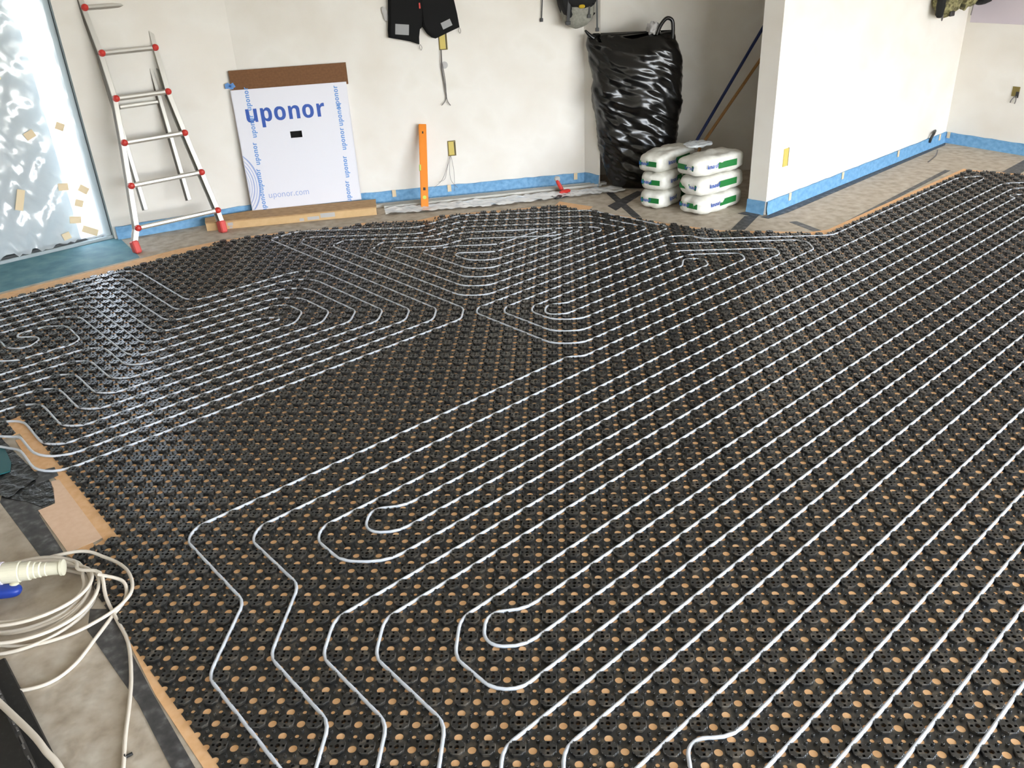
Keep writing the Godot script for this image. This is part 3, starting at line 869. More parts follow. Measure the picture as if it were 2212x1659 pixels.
# =====================================================================  ladder
func build_ladder():
	var o := Vector3(-2.517, 0, -3.313)
	var u := Vector3(0.7305, 0, -0.683)
	var w := Vector3(-0.1768, 0.9659, -0.1891)
	var f := u.cross(w)
	if f.z < 0.0:
		f = -f
	var at := func(x, s, d): return o + u * x + w * s + f * d
	var t := thing("ladder", "worn aluminium ladder with red rung caps leaning on the wall", "ladder", o)
	var s := [0.155, 0.415, 0.676, 0.94, 1.21, 1.475, 1.74, 1.98]
	var xl := [0.043, 0.085, 0.128, 0.165, 0.168, 0.155, 0.152, 0.15]
	var xr := [0.575, 0.545, 0.515, 0.49, 0.495, 0.505, 0.503, 0.50]
	for side in 2:
		var xs: Array = xl if side == 0 else xr
		var sg := -1.0 if side == 0 else 1.0
		var st := begin()
		var dk := begin()
		var px: float = 0.0 if side == 0 else 0.5835
		var py := 0.07
		for i in 8:
			var x: float = xs[i] + sg * 0.004
			beam(st, at.call(px, py, 0.0), at.call(x, s[i], 0.0), 0.030, 0.008, u)
			beam(dk, at.call(px + sg * 0.013, py, -0.030), at.call(x + sg * 0.013, s[i], -0.030), 0.004, 0.055, u)
			beam(st, at.call(px, py, -0.058), at.call(x, s[i], -0.058), 0.030, 0.006, u)
			px = x
			py = s[i]
		obj("rail", st, "aluminium", t)
		obj("rail_web", dk, "aluminium_dark", t)
		var ft := begin()
		var fx: float = 0.0 if side == 0 else 0.5835
		beam(ft, at.call(fx - sg * 0.003, 0.004, -0.025), at.call(fx + sg * 0.001, 0.085, -0.025), 0.042, 0.075, u, 0.008)
		obj("foot", ft, "red_rubber", t)
	for i in 8:
		var st := begin()
		beam(st, at.call(xl[i], s[i], 0.004), at.call(xr[i], s[i], 0.004), 0.030, 0.030, f, 0.009)
		obj("rung", st, "aluminium", t)
		for e in [xl[i], xr[i]]:
			var c := begin()
			lathe(c, Transform3D(Basis(w, f, u), at.call(e, s[i], 0.004)), [[0.019, -0.01], [0.021, 0.012], [0.017, 0.024], [0.008, 0.029], [0.0, 0.029]], 14)
			obj("rung_cap", c, "red_plastic", t)
	# the narrower inner section behind, ending above the floor
	for q in [[0.147, 0.256, 0.196, 1.98], [0.438, 0.259, 0.476, 1.98]]:
		var st := begin()
		beam(st, at.call(q[0], q[1], -0.066), at.call(q[2], q[3], -0.066), 0.024, 0.006, u)
		beam(st, at.call(q[0], q[1], -0.112), at.call(q[2], q[3], -0.112), 0.024, 0.006, u)
		obj("inner_rail", st, "aluminium", t)
		st = begin()
		beam(st, at.call(q[0] - 0.01, q[1], -0.09), at.call(q[2] - 0.01, q[3], -0.09), 0.004, 0.044, u)
		obj("inner_rail_web", st, "aluminium_dark", t)
	for q in [1.44, 0.90, 1.71]:
		var st := begin()
		beam(st, at.call(0.19, q, -0.09), at.call(0.465, q, -0.09), 0.026, 0.026, f, 0.007)
		obj("inner_rung", st, "aluminium", t)

# =====================================================================  the white carton and the cardboard
func build_carton():
	var o := Vector3(-1.996, 0.06, -4.030)
	var u := Vector3(0.964, 0, -0.266)
	var tilt := deg_to_rad(3.0)
	var w := Vector3(-0.266 * sin(tilt), cos(tilt), -0.964 * sin(tilt))
	var n := u.cross(w)
	if n.z < 0.0:
		n = -n
	var B := Basis(u, w, n)
	var at := func(x, y, d): return o + u * x * 0.963 + w * y * 0.963 + n * d
	var t := thing("carton", "open white carton with blue print leaning on the wall", "carton", o + u * 0.4)
	var W := 0.80
	var H := 0.84
	var D := 0.045
	# front with its hand hole
	var st := begin()
	var hx0 := 0.358
	var hx1 := 0.440
	var hy0 := 0.488
	var hy1 := 0.534
	for q in [[0.0, hx0, 0.0, H], [hx1, W, 0.0, H], [hx0, hx1, 0.0, hy0], [hx0, hx1, hy1, H]]:
		box(st, Transform3D(B, at.call((q[0] + q[1]) * 0.5, (q[2] + q[3]) * 0.5, -0.0025)), Vector3((q[1] - q[0]) * 0.963, (q[3] - q[2]) * 0.963, 0.005), 0.0)
	obj("front", st, "carton_white", t)
	st = begin()
	for x in [0.0025, W - 0.0025]:
		box(st, Transform3D(B, at.call(x, H * 0.5, -D * 0.5)), Vector3(0.005, H * 0.963, D), 0.001)
	box(st, Transform3D(B, at.call(W * 0.5, 0.0025, -D * 0.5)), Vector3(W * 0.963, 0.005, D), 0.001)
	obj("side", st, "carton_white", t)
	st = begin()
	box(st, Transform3D(B, at.call(W * 0.5, H * 0.5, -D)), Vector3(W * 0.963, H * 0.963, 0.004), 0.001)
	obj("back", st, "carton_brown", t)
	st = begin()
	box(st, Transform3D(B.rotated(u, 0.05), at.call(W * 0.5 + 0.012, 0.895, -0.012)), Vector3(0.775, 0.14, 0.004), 0.001)
	obj("flap", st, "carton_brown", t)
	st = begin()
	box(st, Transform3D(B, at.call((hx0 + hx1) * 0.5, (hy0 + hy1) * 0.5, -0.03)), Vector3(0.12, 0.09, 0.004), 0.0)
	obj("inside", st, "hole_shade", t)  # black sheet behind the hand hole stands in for the shade inside
	# print: the big word, the web address, the tape with its repeated word, the swoosh
	letters("big_word", "uponor", 0.158, "print_blue", Transform3D(B * Basis.from_scale(Vector3(0.98, 1.0, 1.0)), at.call(0.345, 0.675, 0.001)), t)
	letters("web_address", "uponor.com", 0.052, "print_pale", Transform3D(B, at.call(0.28, 0.098, 0.001)), t, false)
	var up := B * Basis(Vector3(0, 0, 1), PI / 2.0)
	for q in [[0.105, 0.775], [0.108, 0.59], [0.098, 0.40], [0.09, 0.215], [0.088, 0.06], [0.717, 0.74], [0.722, 0.62], [0.722, 0.45], [0.716, 0.25], [0.708, 0.07]]:
		letters("tape_word", "uponor", 0.044, "print_light_blue", Transform3D(up, at.call(q[0], q[1], 0.0016)), t)
	st = begin()
	for q in [[0.205, 0.012], [0.182, 0.005], [0.165, 0.007], [0.147, 0.004], [0.130, 0.003]]:
		var k := 26
		for i in k:
			var a0 := lerpf(-1.2, 1.25, i / float(k))
			var a1 := lerpf(-1.2, 1.25, (i + 1) / float(k))
			var wd: float = q[1] * (0.35 + 0.65 * sin(PI * (i + 0.5) / k))
			var c := Vector2(-0.115, 0.19)
			var pt := func(a, r):
				var e := c + Vector2(cos(a) * r, sin(a) * r * 1.22)
				return at.call(maxf(e.x, 0.002), maxf(e.y, 0.004), 0.0006)
			quad(st, pt.call(a0, q[0]), pt.call(a1, q[0]), pt.call(a1, q[0] - wd), pt.call(a0, q[0] - wd), n)
	obj("swoosh", st, "print_pale", t)
	st = begin()
	for i in 5:
		box(st, Transform3D(B.rotated(n, 0.5 * sin(i * 2.1)), at.call(0.002 + 0.011 * (i - 2), 0.868 + 0.006 * sin(i * 1.7), -0.01)), Vector3(0.02, 0.03, 0.002), 0.0005)
	obj("torn_tape", st, "print_light_blue", t)
	# flattened cardboard under it
	var c := thing("cardboard_stack", "flat stack of folded brown cardboard under the white carton", "cardboard", Vector3(-1.7, 0, -4.0))
	st = begin()
	prism(st, PackedVector2Array([Vector2(-2.237, -3.757), Vector2(-2.285, -3.88), Vector2(-1.995, -4.045), Vector2(-1.15, -4.235), Vector2(-1.106, -4.030)]), Transform3D.IDENTITY, 0.052, 0.06)
	obj("top_panel", st, "kraft", c)
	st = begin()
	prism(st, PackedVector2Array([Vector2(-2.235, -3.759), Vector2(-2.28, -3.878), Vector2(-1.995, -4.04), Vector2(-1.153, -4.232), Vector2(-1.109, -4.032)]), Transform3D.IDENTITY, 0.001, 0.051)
	obj("folded_body", st, "kraft_pale_lit", c)  # the lighter tone imitates daylight falling on the front face
	st = begin()
	for q in [[0.72, 0.022, 0.08, 0.022], [0.82, 0.034, 0.10, 0.030], [0.16, 0.035, 0.035, 0.022], [0.64, 0.018, 0.03, 0.02], [0.16, 0.012, 0.02, 0.012]]:
		var e := Vector3(0.972, 0, -0.2347)
		box(st, Transform3D(Basis(e, Vector3.UP, e.cross(Vector3.UP)), Vector3(-2.235, q[1], -3.759) + e * q[0] + Vector3(0.0005, 0, 0.0015)), Vector3(q[2], q[3], 0.0012), 0.0)
	obj("tape_remnant", st, "cloth_white", c)

# =====================================================================  level, wall boxes
func build_level():
	var a := Vector3(-0.787, 0.0, -4.168)
	var b := Vector3(-0.785, 0.545, -4.392)
	var y := (b - a).normalized()
	var x := Vector3(0.968, 0, -0.253)
	x = (x - y * x.dot(y)).normalized()
	var z := x.cross(y)
	var B := Basis(x, y, z)
	var t := thing("spirit_level", "orange spirit level standing upright against the back wall", "level", a)
	var st := begin()
	box(st, Transform3D(B, (a + b) * 0.5), Vector3(0.054, a.distance_to(b), 0.022), 0.003)
	obj("body", st, "orange_paint", t)
	st = begin()
	lathe(st, Transform3D(Basis(x, z, -y), a + y * 0.075), [[0.0, -0.013], [0.013, -0.013], [0.013, 0.013], [0.0, 0.013]], 16)
	obj("vial", st, "vial", t)
	st = begin()
	box(st, Transform3D(B, a + y * 0.285 - x * 0.024), Vector3(0.014, 0.045, 0.024), 0.003)
	obj("vial", st, "vial", t)
	st = begin()
	box(st, Transform3D(B, a + y * 0.135), Vector3(0.018, 0.02, 0.0232), 0.0005)
	box(st, Transform3D(B, a + y * 0.53), Vector3(0.010, 0.016, 0.0232), 0.0005)
	obj("mark", st, "wire_dark", t)

func wall_frame(a: Vector2, b: Vector2) -> Transform3D:
	# x along the wall, y up, z into the room
	var d := (b - a).normalized()
	var n := v3(d).cross(Vector3.UP)
	var mid := Vector3(1.0, 0, 0)
	if n.dot(mid - v3(a)) < 0.0:
		n = -n
	return Transform3D(Basis(v3(d), Vector3.UP, n), v3(a))

func flush_box(F: Transform3D, s: float, y: float, w: float, h: float, label: String) -> Node3D:
	var t := thing("flush_box", label, "wall box", F * Vector3(s, y, 0), "yellow wall boxes for wiring")
	var st := begin()
	for q in [[-1, 0], [1, 0]]:
		box(st, Transform3D(F.basis, F * Vector3(s + q[0] * w * 0.5, y, 0.001)), Vector3(0.006, h + 0.006, 0.012), 0.001)
	for q in [-1, 1]:
		box(st, Transform3D(F.basis, F * Vector3(s, y + q * h * 0.5, 0.001)), Vector3(w, 0.006, 0.012), 0.001)
	obj("rim", st, "box_olive", t)
	st = begin()
	box(st, Transform3D(F.basis, F * Vector3(s - w * 0.08, y, 0.001)), Vector3(w * 0.84, h, 0.004), 0.001)
	obj("cover", st, "box_yellow", t)
	st = begin()
	box(st, Transform3D(F.basis, F * Vector3(s + w * 0.42, y - h * 0.02, 0.003)), Vector3(w * 0.14, h * 0.92, 0.003), 0.001)
	obj("gap", st, "wire_dark", t)
	return t

func wires(called: String, label: String, F: Transform3D, paths: Array, r: float, m: String):
	var t := thing(called, label, "cable", F * Vector3(paths[0][0][0], paths[0][0][1], 0.01))
	for p in paths:
		var pts := []
		for q in p:
			pts.append(F * Vector3(q[0], q[1], q[2] if q.size() > 2 else 0.012))
		var st := begin()
		tube(st, smooth_path(pts, 5), r, 6)
		obj("wire", st, m, t)

func build_wall_boxes():
	var F := wall_frame(S1, Q1)
	flush_box(F, 1.398, 1.085, 0.052, 0.115, "yellow wall box showing below the black shorts")
	flush_box(F, 1.403, 0.352, 0.052, 0.102, "yellow wall box low on the back wall right of the orange level")
	wires("wall_cable", "grey cables hanging from the wall box below the shorts", F, [[[1.378, 1.03], [1.374, 0.96, 0.02], [1.372, 0.90, 0.014], [1.385, 0.76], [1.386, 0.70], [1.358, 0.664, 0.02]], [[1.382, 1.03], [1.378, 0.95, 0.022], [1.378, 0.89, 0.014], [1.392, 0.75], [1.388, 0.70], [1.352, 0.66, 0.024]], [[1.380, 0.94, 0.02], [1.392, 0.82, 0.014], [1.394, 0.70], [1.416, 0.655, 0.02]]], 0.0026, "wire_grey")
	wires("wall_cable", "thin grey wires fanning out below the low wall box", F, [[[1.385, 0.30], [1.36, 0.24, 0.03], [1.31, 0.14, 0.04], [1.245, 0.09, 0.05]], [[1.388, 0.30], [1.372, 0.22, 0.03], [1.375, 0.13, 0.04], [1.42, 0.07, 0.045]], [[1.392, 0.30], [1.402, 0.2, 0.03], [1.40, 0.12, 0.04], [1.394, 0.05, 0.05]], [[1.386, 0.30], [1.35, 0.20, 0.025], [1.33, 0.14, 0.03], [1.28, 0.12, 0.03]]], 0.0012, "wire_grey")
	var st := begin()
	lathe(st, Transform3D(Basis(F.basis.x, F.basis.z, -F.basis.y), F * Vector3(1.396, 0.925, 0.0)), [[0.024, -0.01], [0.024, 0.003], [0.0, 0.0032]], 18)
	piece("cover_disc", st, "cloth_white", "small round cream cover on the wall beside the hanging cables", "cover")
	var FP := wall_frame(PC, PE)
	var t := thing("flush_box", "narrow yellow wall box on the right hand partition", "wall box", FP * Vector3(0.184, 0.34, 0.0), "yellow wall boxes for wiring")
	st = begin()
	box(st, Transform3D(FP.basis, FP * Vector3(0.184, 0.34, 0.002)), Vector3(0.052, 0.115, 0.008), 0.001)
	obj("cover", st, "box_yellow", t)
	st = begin()
	box(st, Transform3D(FP.basis, FP * Vector3(0.213, 0.34, 0.002)), Vector3(0.006, 0.118, 0.009), 0.001)
	obj("rim", st, "box_olive", t)
	var FF := wall_frame(PE, PE + FD)
	t = thing("flush_box", "open brown wall box with loose wires on the far right wall", "wall box", FF * Vector3(0.51, 0.46, 0.0), "yellow wall boxes for wiring")
	st = begin()
	box(st, Transform3D(FF.basis, FF * Vector3(0.515, 0.462, 0.002)), Vector3(0.056, 0.072, 0.008), 0.001)
	obj("cover", st, "box_olive", t)
	st = begin()
	box(st, Transform3D(FF.basis, FF * Vector3(0.532, 0.44, 0.004)), Vector3(0.022, 0.046, 0.008), 0.001)
	obj("opening", st, "wire_dark", t)
	st = begin()
	tube(st, smooth_path([FF * Vector3(0.52, 0.43, 0.008), FF * Vector3(0.505, 0.40, 0.02), FF * Vector3(0.50, 0.38, 0.02)]), 0.004, 6)
	tube(st, smooth_path([FF * Vector3(0.53, 0.43, 0.008), FF * Vector3(0.54, 0.40, 0.02), FF * Vector3(0.535, 0.375, 0.02)]), 0.004, 6)
	obj("wire", st, "wire_grey", t)
	# a short black bend of conduit out of the wall at the far corner, and a stray wire on the floor
	st = begin()
	tube(st, smooth_path([FP * Vector3(2.40, 0.06, 0.02), FP * Vector3(2.395, 0.10, 0.03), FP * Vector3(2.43, 0.128, 0.03), FP * Vector3(2.52, 0.13, 0.0)]), 0.011, 8)
	piece("conduit", st, "wire_dark", "short black bent conduit above the blue strip in the far corner", "conduit")
	st = begin()
	tube(st, smooth_path([Vector3(3.27, 0.004, -5.40), Vector3(3.19, 0.004, -5.23), Vector3(3.05, 0.004, -5.02)]), 0.004, 6)
	piece("stray_wire", st, "wire_grey", "short stray wire on the screed near the far right corner", "wire")

# =====================================================================  things hung on the walls
func hung(t: Node3D, called: String, F: Transform3D, outline: Array, d0: float, d1: float, inset: float, m: String):
	# a stuffed flat shape on a wall: outline in wall metres, from depth d0 to d1, its front edge drawn in
	var pv := PackedVector2Array()
	for q in outline:
		pv.append(Vector2(q[0], q[1]))
	var st := begin()
	var X := Transform3D(F.basis * Basis(Vector3(1, 0, 0), Vector3(0, 0, 1), Vector3(0, 1, 0)), F.origin)
	prism(st, pv, X, d0, lerpf(d0, d1, 0.6))
	var k := inset
	for layer in 2:
		for ins in Geometry2D.offset_polygon(pv, -k):
			prism(st, ins, X, d0 + 0.001, lerpf(d0, d1, 0.85 + 0.15 * layer))
		k += inset
	return obj(called, st, m, t)

func build_shorts():
	var F := wall_frame(S1, Q1)
	var t := thing("shorts", "black work shorts with two grey knee patches hung on the back wall", "shorts", F * Vector3(1.25, 1.08, 0.02))
	hung(t, "left_leg", F, [[1.045, 1.62], [1.05, 1.36], [1.040, 1.25], [1.028, 1.17], [1.028, 1.128], [1.10, 1.112], [1.17, 1.095], [1.232, 1.072], [1.235, 1.12], [1.245, 1.168], [1.262, 1.182], [1.29, 1.30], [1.29, 1.62]], 0.004, 0.05, 0.008, "black_cloth")
	hung(t, "right_leg", F, [[1.26, 1.62], [1.255, 1.30], [1.262, 1.182], [1.292, 1.135], [1.318, 1.112], [1.345, 1.103], [1.372, 1.112], [1.44, 1.138], [1.516, 1.165], [1.506, 1.25], [1.49, 1.34], [1.48, 1.62]], 0.006, 0.055, 0.008, "black_cloth")
	var st := begin()
	box(st, Transform3D(F.basis.rotated(F.basis.z, -0.12), F * Vector3(1.122, 1.175, 0.054)), Vector3(0.092, 0.066, 0.003), 0.001)
	obj("patch", st, "grey_patch", t)
	st = begin()
	box(st, Transform3D(F.basis.rotated(F.basis.z, 0.36), F * Vector3(1.425, 1.191, 0.058)), Vector3(0.07, 0.044, 0.003), 0.001)
	obj("patch", st, "grey_patch", t)
	st = begin()
	box(st, Transform3D(F.basis, F * Vector3(1.254, 1.315, 0.056)), Vector3(0.010, 0.036, 0.004), 0.001)
	obj("pull_tab", st, "red_plastic", t)
	st = begin()
	rounded(st, Transform3D(F.basis.rotated(F.basis.z, 0.2), F * Vector3(1.022, 1.275, 0.012)), Vector3(0.018, 0.045, 0.006), 3.0, 5, 0.004, 3, 40.0)
	obj("care_label", st, "cloth_white", t)
	st = begin()
	for q in [[1.238, 1.072], [1.515, 1.163]]:
		tube(st, smooth_path([F * Vector3(q[0], q[1], 0.02), F * Vector3(q[0] + 0.010, q[1] - 0.02, 0.022), F * Vector3(q[0] + 0.003, q[1] - 0.038, 0.022), F * Vector3(q[0] - 0.006, q[1] - 0.022, 0.022), F * Vector3(q[0] - 0.002, q[1] - 0.004, 0.02)]), 0.0016, 5)
	obj("cord_loop", st, "wire_grey", t)

func build_backpack():
	var F := wall_frame(S1, Q1)
	var t := thing("backpack", "grey and black backpack with dangling straps hung at the wall end", "backpack", F * Vector3(2.33, 1.12, 0.06))
	var st := begin()
	rounded(st, Transform3D(F.basis, F * Vector3(2.335, 1.30, 0.085)), Vector3(0.118, 0.185, 0.07), 2.6, 12, 0.012, 7, 12.0)
	obj("pouch", st, "grey_cloth", t)
	st = begin()
	rounded(st, Transform3D(F.basis.rotated(F.basis.z, 0.28), F * Vector3(2.225, 1.38, 0.085)), Vector3(0.055, 0.235, 0.075), 2.6, 10, 0.012, 9, 14.0)
	rounded(st, Transform3D(F.basis, F * Vector3(2.35, 1.44, 0.13)), Vector3(0.135, 0.20, 0.06), 2.8, 10, 0.014, 11, 12.0)
	obj("cover", st, "dark_cloth", t)
	st = begin()
	rounded(st, Transform3D(F.basis, F * Vector3(2.345, 1.255, 0.168)), Vector3(0.022, 0.013, 0.012), 2.5, 6)
	obj("badge", st, "yellow_cloth", t)
	st = begin()
	rounded(st, Transform3D(F.basis.rotated(F.basis.z, -0.5), F * Vector3(2.40, 1.29, 0.155)), Vector3(0.045, 0.014, 0.012), 2.5, 6)
	rounded(st, Transform3D(F.basis.rotated(F.basis.z, -0.12), F * Vector3(2.375, 1.195, 0.128)), Vector3(0.006, 0.04, 0.012), 2.5, 6)
	rounded(st, Transform3D(F.basis.rotated(F.basis.z, 0.5), F * Vector3(2.435, 1.19, 0.09)), Vector3(0.03, 0.008, 0.012), 2.5, 6)
	obj("trim", st, "dark_cloth", t)
	for q in [[2.262, 1.34, 2.252, 1.155, 0.022, 0.165], [2.405, 1.32, 2.402, 1.19, 0.012, 0.165], [2.452, 1.42, 2.462, 1.10, 0.012, 0.16], [2.117, 1.5, 2.098, 1.175, 0.008, 0.03]]:
		st = begin()
		beam(st, F * Vector3(q[0], q[1], q[5]), F * Vector3(q[2], q[3], q[5] - 0.02), q[4], 0.003, F.basis.x, 0.0006)
		beam(st, F * Vector3(q[2], q[3] + 0.012, q[5] - 0.018), F * Vector3(q[2], q[3] - 0.012, q[5] - 0.02), q[4] + 0.014, 0.008, F.basis.x, 0.002)
		obj("strap", st, "wire_dark", t)

func build_camo_bag():
	var F := wall_frame(PC, PE)
	var t := thing("camo_bag", "olive camouflage bag hung in the far right corner", "bag", F * Vector3(2.3, 1.05, 0.1))
	var st := begin()
	rounded(st, Transform3D(F.basis.rotated(F.basis.z, 0.12), F * Vector3(2.14, 1.17, 0.07)), Vector3(0.15, 0.13, 0.07), 3.0, 12, 0.03, 13, 14.0)
	rounded(st, Transform3D(F.basis.rotated(F.basis.z, 0.25), F * Vector3(2.38, 1.19, 0.09)), Vector3(0.13, 0.12, 0.08), 3.0, 12, 0.03, 15, 14.0)
	obj("body", st, "camo_cloth", t)
	st = begin()
	rounded(st, Transform3D(F.basis.rotated(F.basis.z, 0.35), F * Vector3(2.60, 1.20, 0.16)), Vector3(0.17, 0.09, 0.08), 3.0, 10, 0.02, 17, 14.0)
	rounded(st, Transform3D(F.basis, F * Vector3(1.985, 1.15, 0.09)), Vector3(0.022, 0.12, 0.03), 3.0, 8, 0.008, 19, 20.0)
	obj("dark_flap", st, "dark_cloth", t)
	st = begin()
	box(st, Transform3D(F.basis, F * Vector3(2.085, 1.055, 0.14)), Vector3(0.07, 0.035, 0.012), 0.003)
	obj("buckle", st, "wire_dark", t)
	st = begin()
	tube(st, smooth_path([F * Vector3(2.02, 1.06, 0.10), F * Vector3(2.03, 1.03, 0.10), F * Vector3(2.02, 1.012, 0.10), F * Vector3(2.01, 1.03, 0.10), F * Vector3(2.015, 1.05, 0.10)]), 0.004, 6)
	beam(st, F * Vector3(2.48, 1.09, 0.13), F * Vector3(2.465, 1.015, 0.13), 0.012, 0.004, F.basis.x, 0.001)
	obj("strap_end", st, "wire_grey", t)
	# pale lilac board fixed high on the far wall
	var FF := wall_frame(PE, PE + FD)
	st = begin()
	box(st, Transform3D(FF.basis, FF * Vector3(1.36, 1.44, 0.005)), Vector3(2.65, 1.0, 0.012), 0.002)
	piece("wall_board", st, "lilac_board", "pale lilac board on the far right wall above the wall box", "board")

# =====================================================================  rubbish bag, sacks, poles
func build_rubbish_bag():
	var t := thing("rubbish_bag", "tall black plastic rubbish bag with tie ears in the corner", "rubbish bag", Vector3(0.74, 0, -4.64))
	# [height, left, right, half depth]
	var rows := [[0.0, 0.60, 0.95, 0.10], [0.02, 0.565, 0.985, 0.135], [0.08, 0.535, 1.01, 0.165], [0.19, 0.495, 1.03, 0.18], [0.355, 0.468, 1.055, 0.185], [0.55, 0.446, 1.065, 0.18], [0.70, 0.422, 1.07, 0.175], [0.755, 0.432, 1.068, 0.17], [0.85, 0.412, 1.06, 0.155], [0.95, 0.398, 1.035, 0.125], [1.02, 0.388, 1.01, 0.085], [1.06, 0.40, 1.0, 0.05], [1.075, 0.44, 0.985, 0.02]]
	var fn := FastNoiseLite.new()
	fn.seed = 31
	fn.frequency = 1.0
	fn.fractal_octaves = 3
	var k := 72
	var st := begin()
	var ring := func(h: float) -> Array:
		var i := 0
		while i < rows.size() - 2 and rows[i + 1][0] < h:
			i += 1
		var f := clampf((h - rows[i][0]) / (rows[i + 1][0] - rows[i][0]), 0, 1)
		var l := lerpf(rows[i][1], rows[i + 1][1], f)
		var r := lerpf(rows[i][2], rows[i + 1][2], f)
		var dp := lerpf(rows[i][3], rows[i + 1][3], f)
		var out := []
		for j in k:
			var a := TAU * j / k
			var ca := signf(cos(a)) * pow(absf(cos(a)), 0.75)
			var sa := signf(sin(a)) * pow(absf(sin(a)), 0.75)
			var x := (l + r) * 0.5 + (r - l) * 0.5 * ca
			var z := dp * sa
			# creases run down to the right from the pulled ears, finer ones lower down
			var wv := 0.022 * fn.get_noise_2d(x * 5.0 + h * 3.0, h * 2.6 - z * 4.0) + 0.013 * fn.get_noise_2d((h + x * 0.45) * 16.0, (x - h * 0.3) * 4.0 + z * 6.0) + 0.005 * fn.get_noise_2d((h + x * 0.6) * 40.0 + 7.0, x * 9.0 + z * 9.0)
			var ed := smoothstep(0.0, 0.12, h) * (1.0 - 0.5 * smoothstep(0.95, 1.07, h))
			out.append(Vector3(x + ca * wv * 0.7 * ed, h - 0.035 * smoothstep(0.9, 1.07, h) * (1.0 - absf(ca)), -4.63 + z + sa * wv * 1.5 * ed))
		return out
	st.set_smooth_group(1)
	var n := 70
	var prev: Array = ring.call(0.0)
	fan(st, prev, Vector3.DOWN)
	for i in n:
		var cur: Array = ring.call(1.075 * (i + 1) / n)
		for j in k:
			var j2 := (j + 1) % k
			quad(st, prev[j], prev[j2], cur[j2], cur[j], (prev[j] + cur[j2]) * 0.5 - Vector3(0.74, prev[j].y, -4.63))
		prev = cur
	fan(st, prev, Vector3.UP)
	obj("bag", st, "bin_bag", t)
	# the two ears: a pointed one on the left, a knotted loop on the right
	st = begin()
	tube(st, smooth_path([Vector3(0.50, 1.02, -4.62), Vector3(0.43, 1.05, -4.60), Vector3(0.378, 1.10, -4.59)]), 0.03, 8, 0.006)
	obj("ear", st, "bin_bag", t)
	st = begin()
	tube(st, smooth_path([Vector3(0.875, 1.05, -4.60), Vector3(0.90, 1.11, -4.60), Vector3(0.938, 1.152, -4.60), Vector3(0.975, 1.14, -4.60), Vector3(0.985, 1.09, -4.60), Vector3(0.985, 1.02, -4.60)]), 0.013, 8)
	obj("handle", st, "bin_bag", t)
	st = begin()
	rounded(st, Transform3D(Basis.IDENTITY, Vector3(0.855, 1.08, -4.64)), Vector3(0.045, 0.045, 0.04), 2.2, 10, 0.03, 41, 30.0)
	obj("rubbish", st, "cloth_white", t)

func sack(label: String, xf: Transform3D, seed_: int, flip: float):
	var t := local_thing("mortar_sack", label, "sack", xf, "white sacks of dry mortar")
	var st := begin()
	rounded(st, Transform3D(Basis.IDENTITY, Vector3(0, 0.063, 0)), Vector3(0.112, 0.064, 0.235), 4.2, 14, 0.014, seed_, 9.0)
	obj("bag", st, "sack", t)
	# the printed bands: on the short face that shows, and on the long side
	var zf := 0.2365
	for q in [[-0.028 * flip, 0.085, "print_green"], [0.066 * flip, 0.012, "print_green"]]:
		st = begin()
		box(st, Transform3D(Basis.IDENTITY, Vector3(q[0], 0.066, zf)), Vector3(q[1], 0.034, 0.002), 0.0004)
		obj("green_band", st, q[2], t)
	letters("blue_word", "knauf", 0.030, "print_blue", Transform3D(Basis.IDENTITY, Vector3(0.037 * flip, 0.066, zf + 0.001)), t)
	st = begin()
	box(st, Transform3D(Basis(Vector3.UP, PI / 2.0), Vector3(0.1135, 0.064, -0.035)), Vector3(0.17, 0.042, 0.002), 0.0004)
	obj("green_band", st, "print_green", t)
	letters("blue_word", "knauf", 0.036, "print_blue", Transform3D(Basis(Vector3.UP, PI / 2.0), Vector3(0.115, 0.066, 0.10)), t)

func build_sacks():
	# long axis away from the camera; z of a sack is its short face
	var dl := Vector3(-0.57, 0, 0.82).normalized()
	var dr := Vector3(-0.767, 0, 0.641).normalized()
	var bl := Basis(Vector3.UP.cross(dl), Vector3.UP, dl)
	var br := Basis(Vector3.UP.cross(dr), Vector3.UP, dr)
	var names := ["lowest", "middle", "topmost"]
	for k in 3:
		var tw := 0.07 * sin(k * 2.3 + 0.4)
		sack("white mortar sack with green print, %s of the stack beside the black bag" % names[k], Transform3D(bl.rotated(Vector3.UP, tw) * Basis.from_scale(Vector3(0.92, 1, 1)), Vector3(0.925 + 0.006 * sin(k * 3.0), 0.0 + 0.122 * k, -4.145)), 50 + k, -1.0 if k < 2 else -1.0)
	for k in 3:
		var tw := 0.06 * sin(k * 1.9 + 1.1)
		sack("white mortar sack with green print, %s of the stack beside the partition" % names[k], Transform3D(br.rotated(Vector3.UP, tw), Vector3(1.20 + 0.008 * sin(k * 2.0 + 1.0), 0.0 + 0.124 * k, -3.955)), 60 + k, 1.0 if k > 0 else -1.0)

func build_poles():
	var st := begin()
	tube(st, [Vector3(1.045, 0.0, -4.50), Vector3(1.165, 0.27, -4.61), Vector3(1.73, 1.13, -4.955)], 0.0115, 10)
	piece("broom_handle", st, "broom_blue", "dark blue broom handle leaning behind the white sacks", "broom handle")
	st = begin()
	tube(st, [Vector3(1.115, 0.0, -4.50), Vector3(1.22, 0.27, -4.61), Vector3(1.72, 0.88, -4.955)], 0.0115, 10)
	piece("broom_handle", st, "broom_wood", "bare wooden broom handle leaning behind the white sacks", "broom handle")
	st = begin()
	rounded(st, Transform3D(Basis(Vector3.UP, 0.6), Vector3(1.12, 0.40, -4.10)), Vector3(0.10, 0.014, 0.07), 2.5, 10, 0.02, 77, 24.0)
	piece("crumpled_film", st, "clear_film", "crumpled clear film lying on top of the stacked sacks", "film")

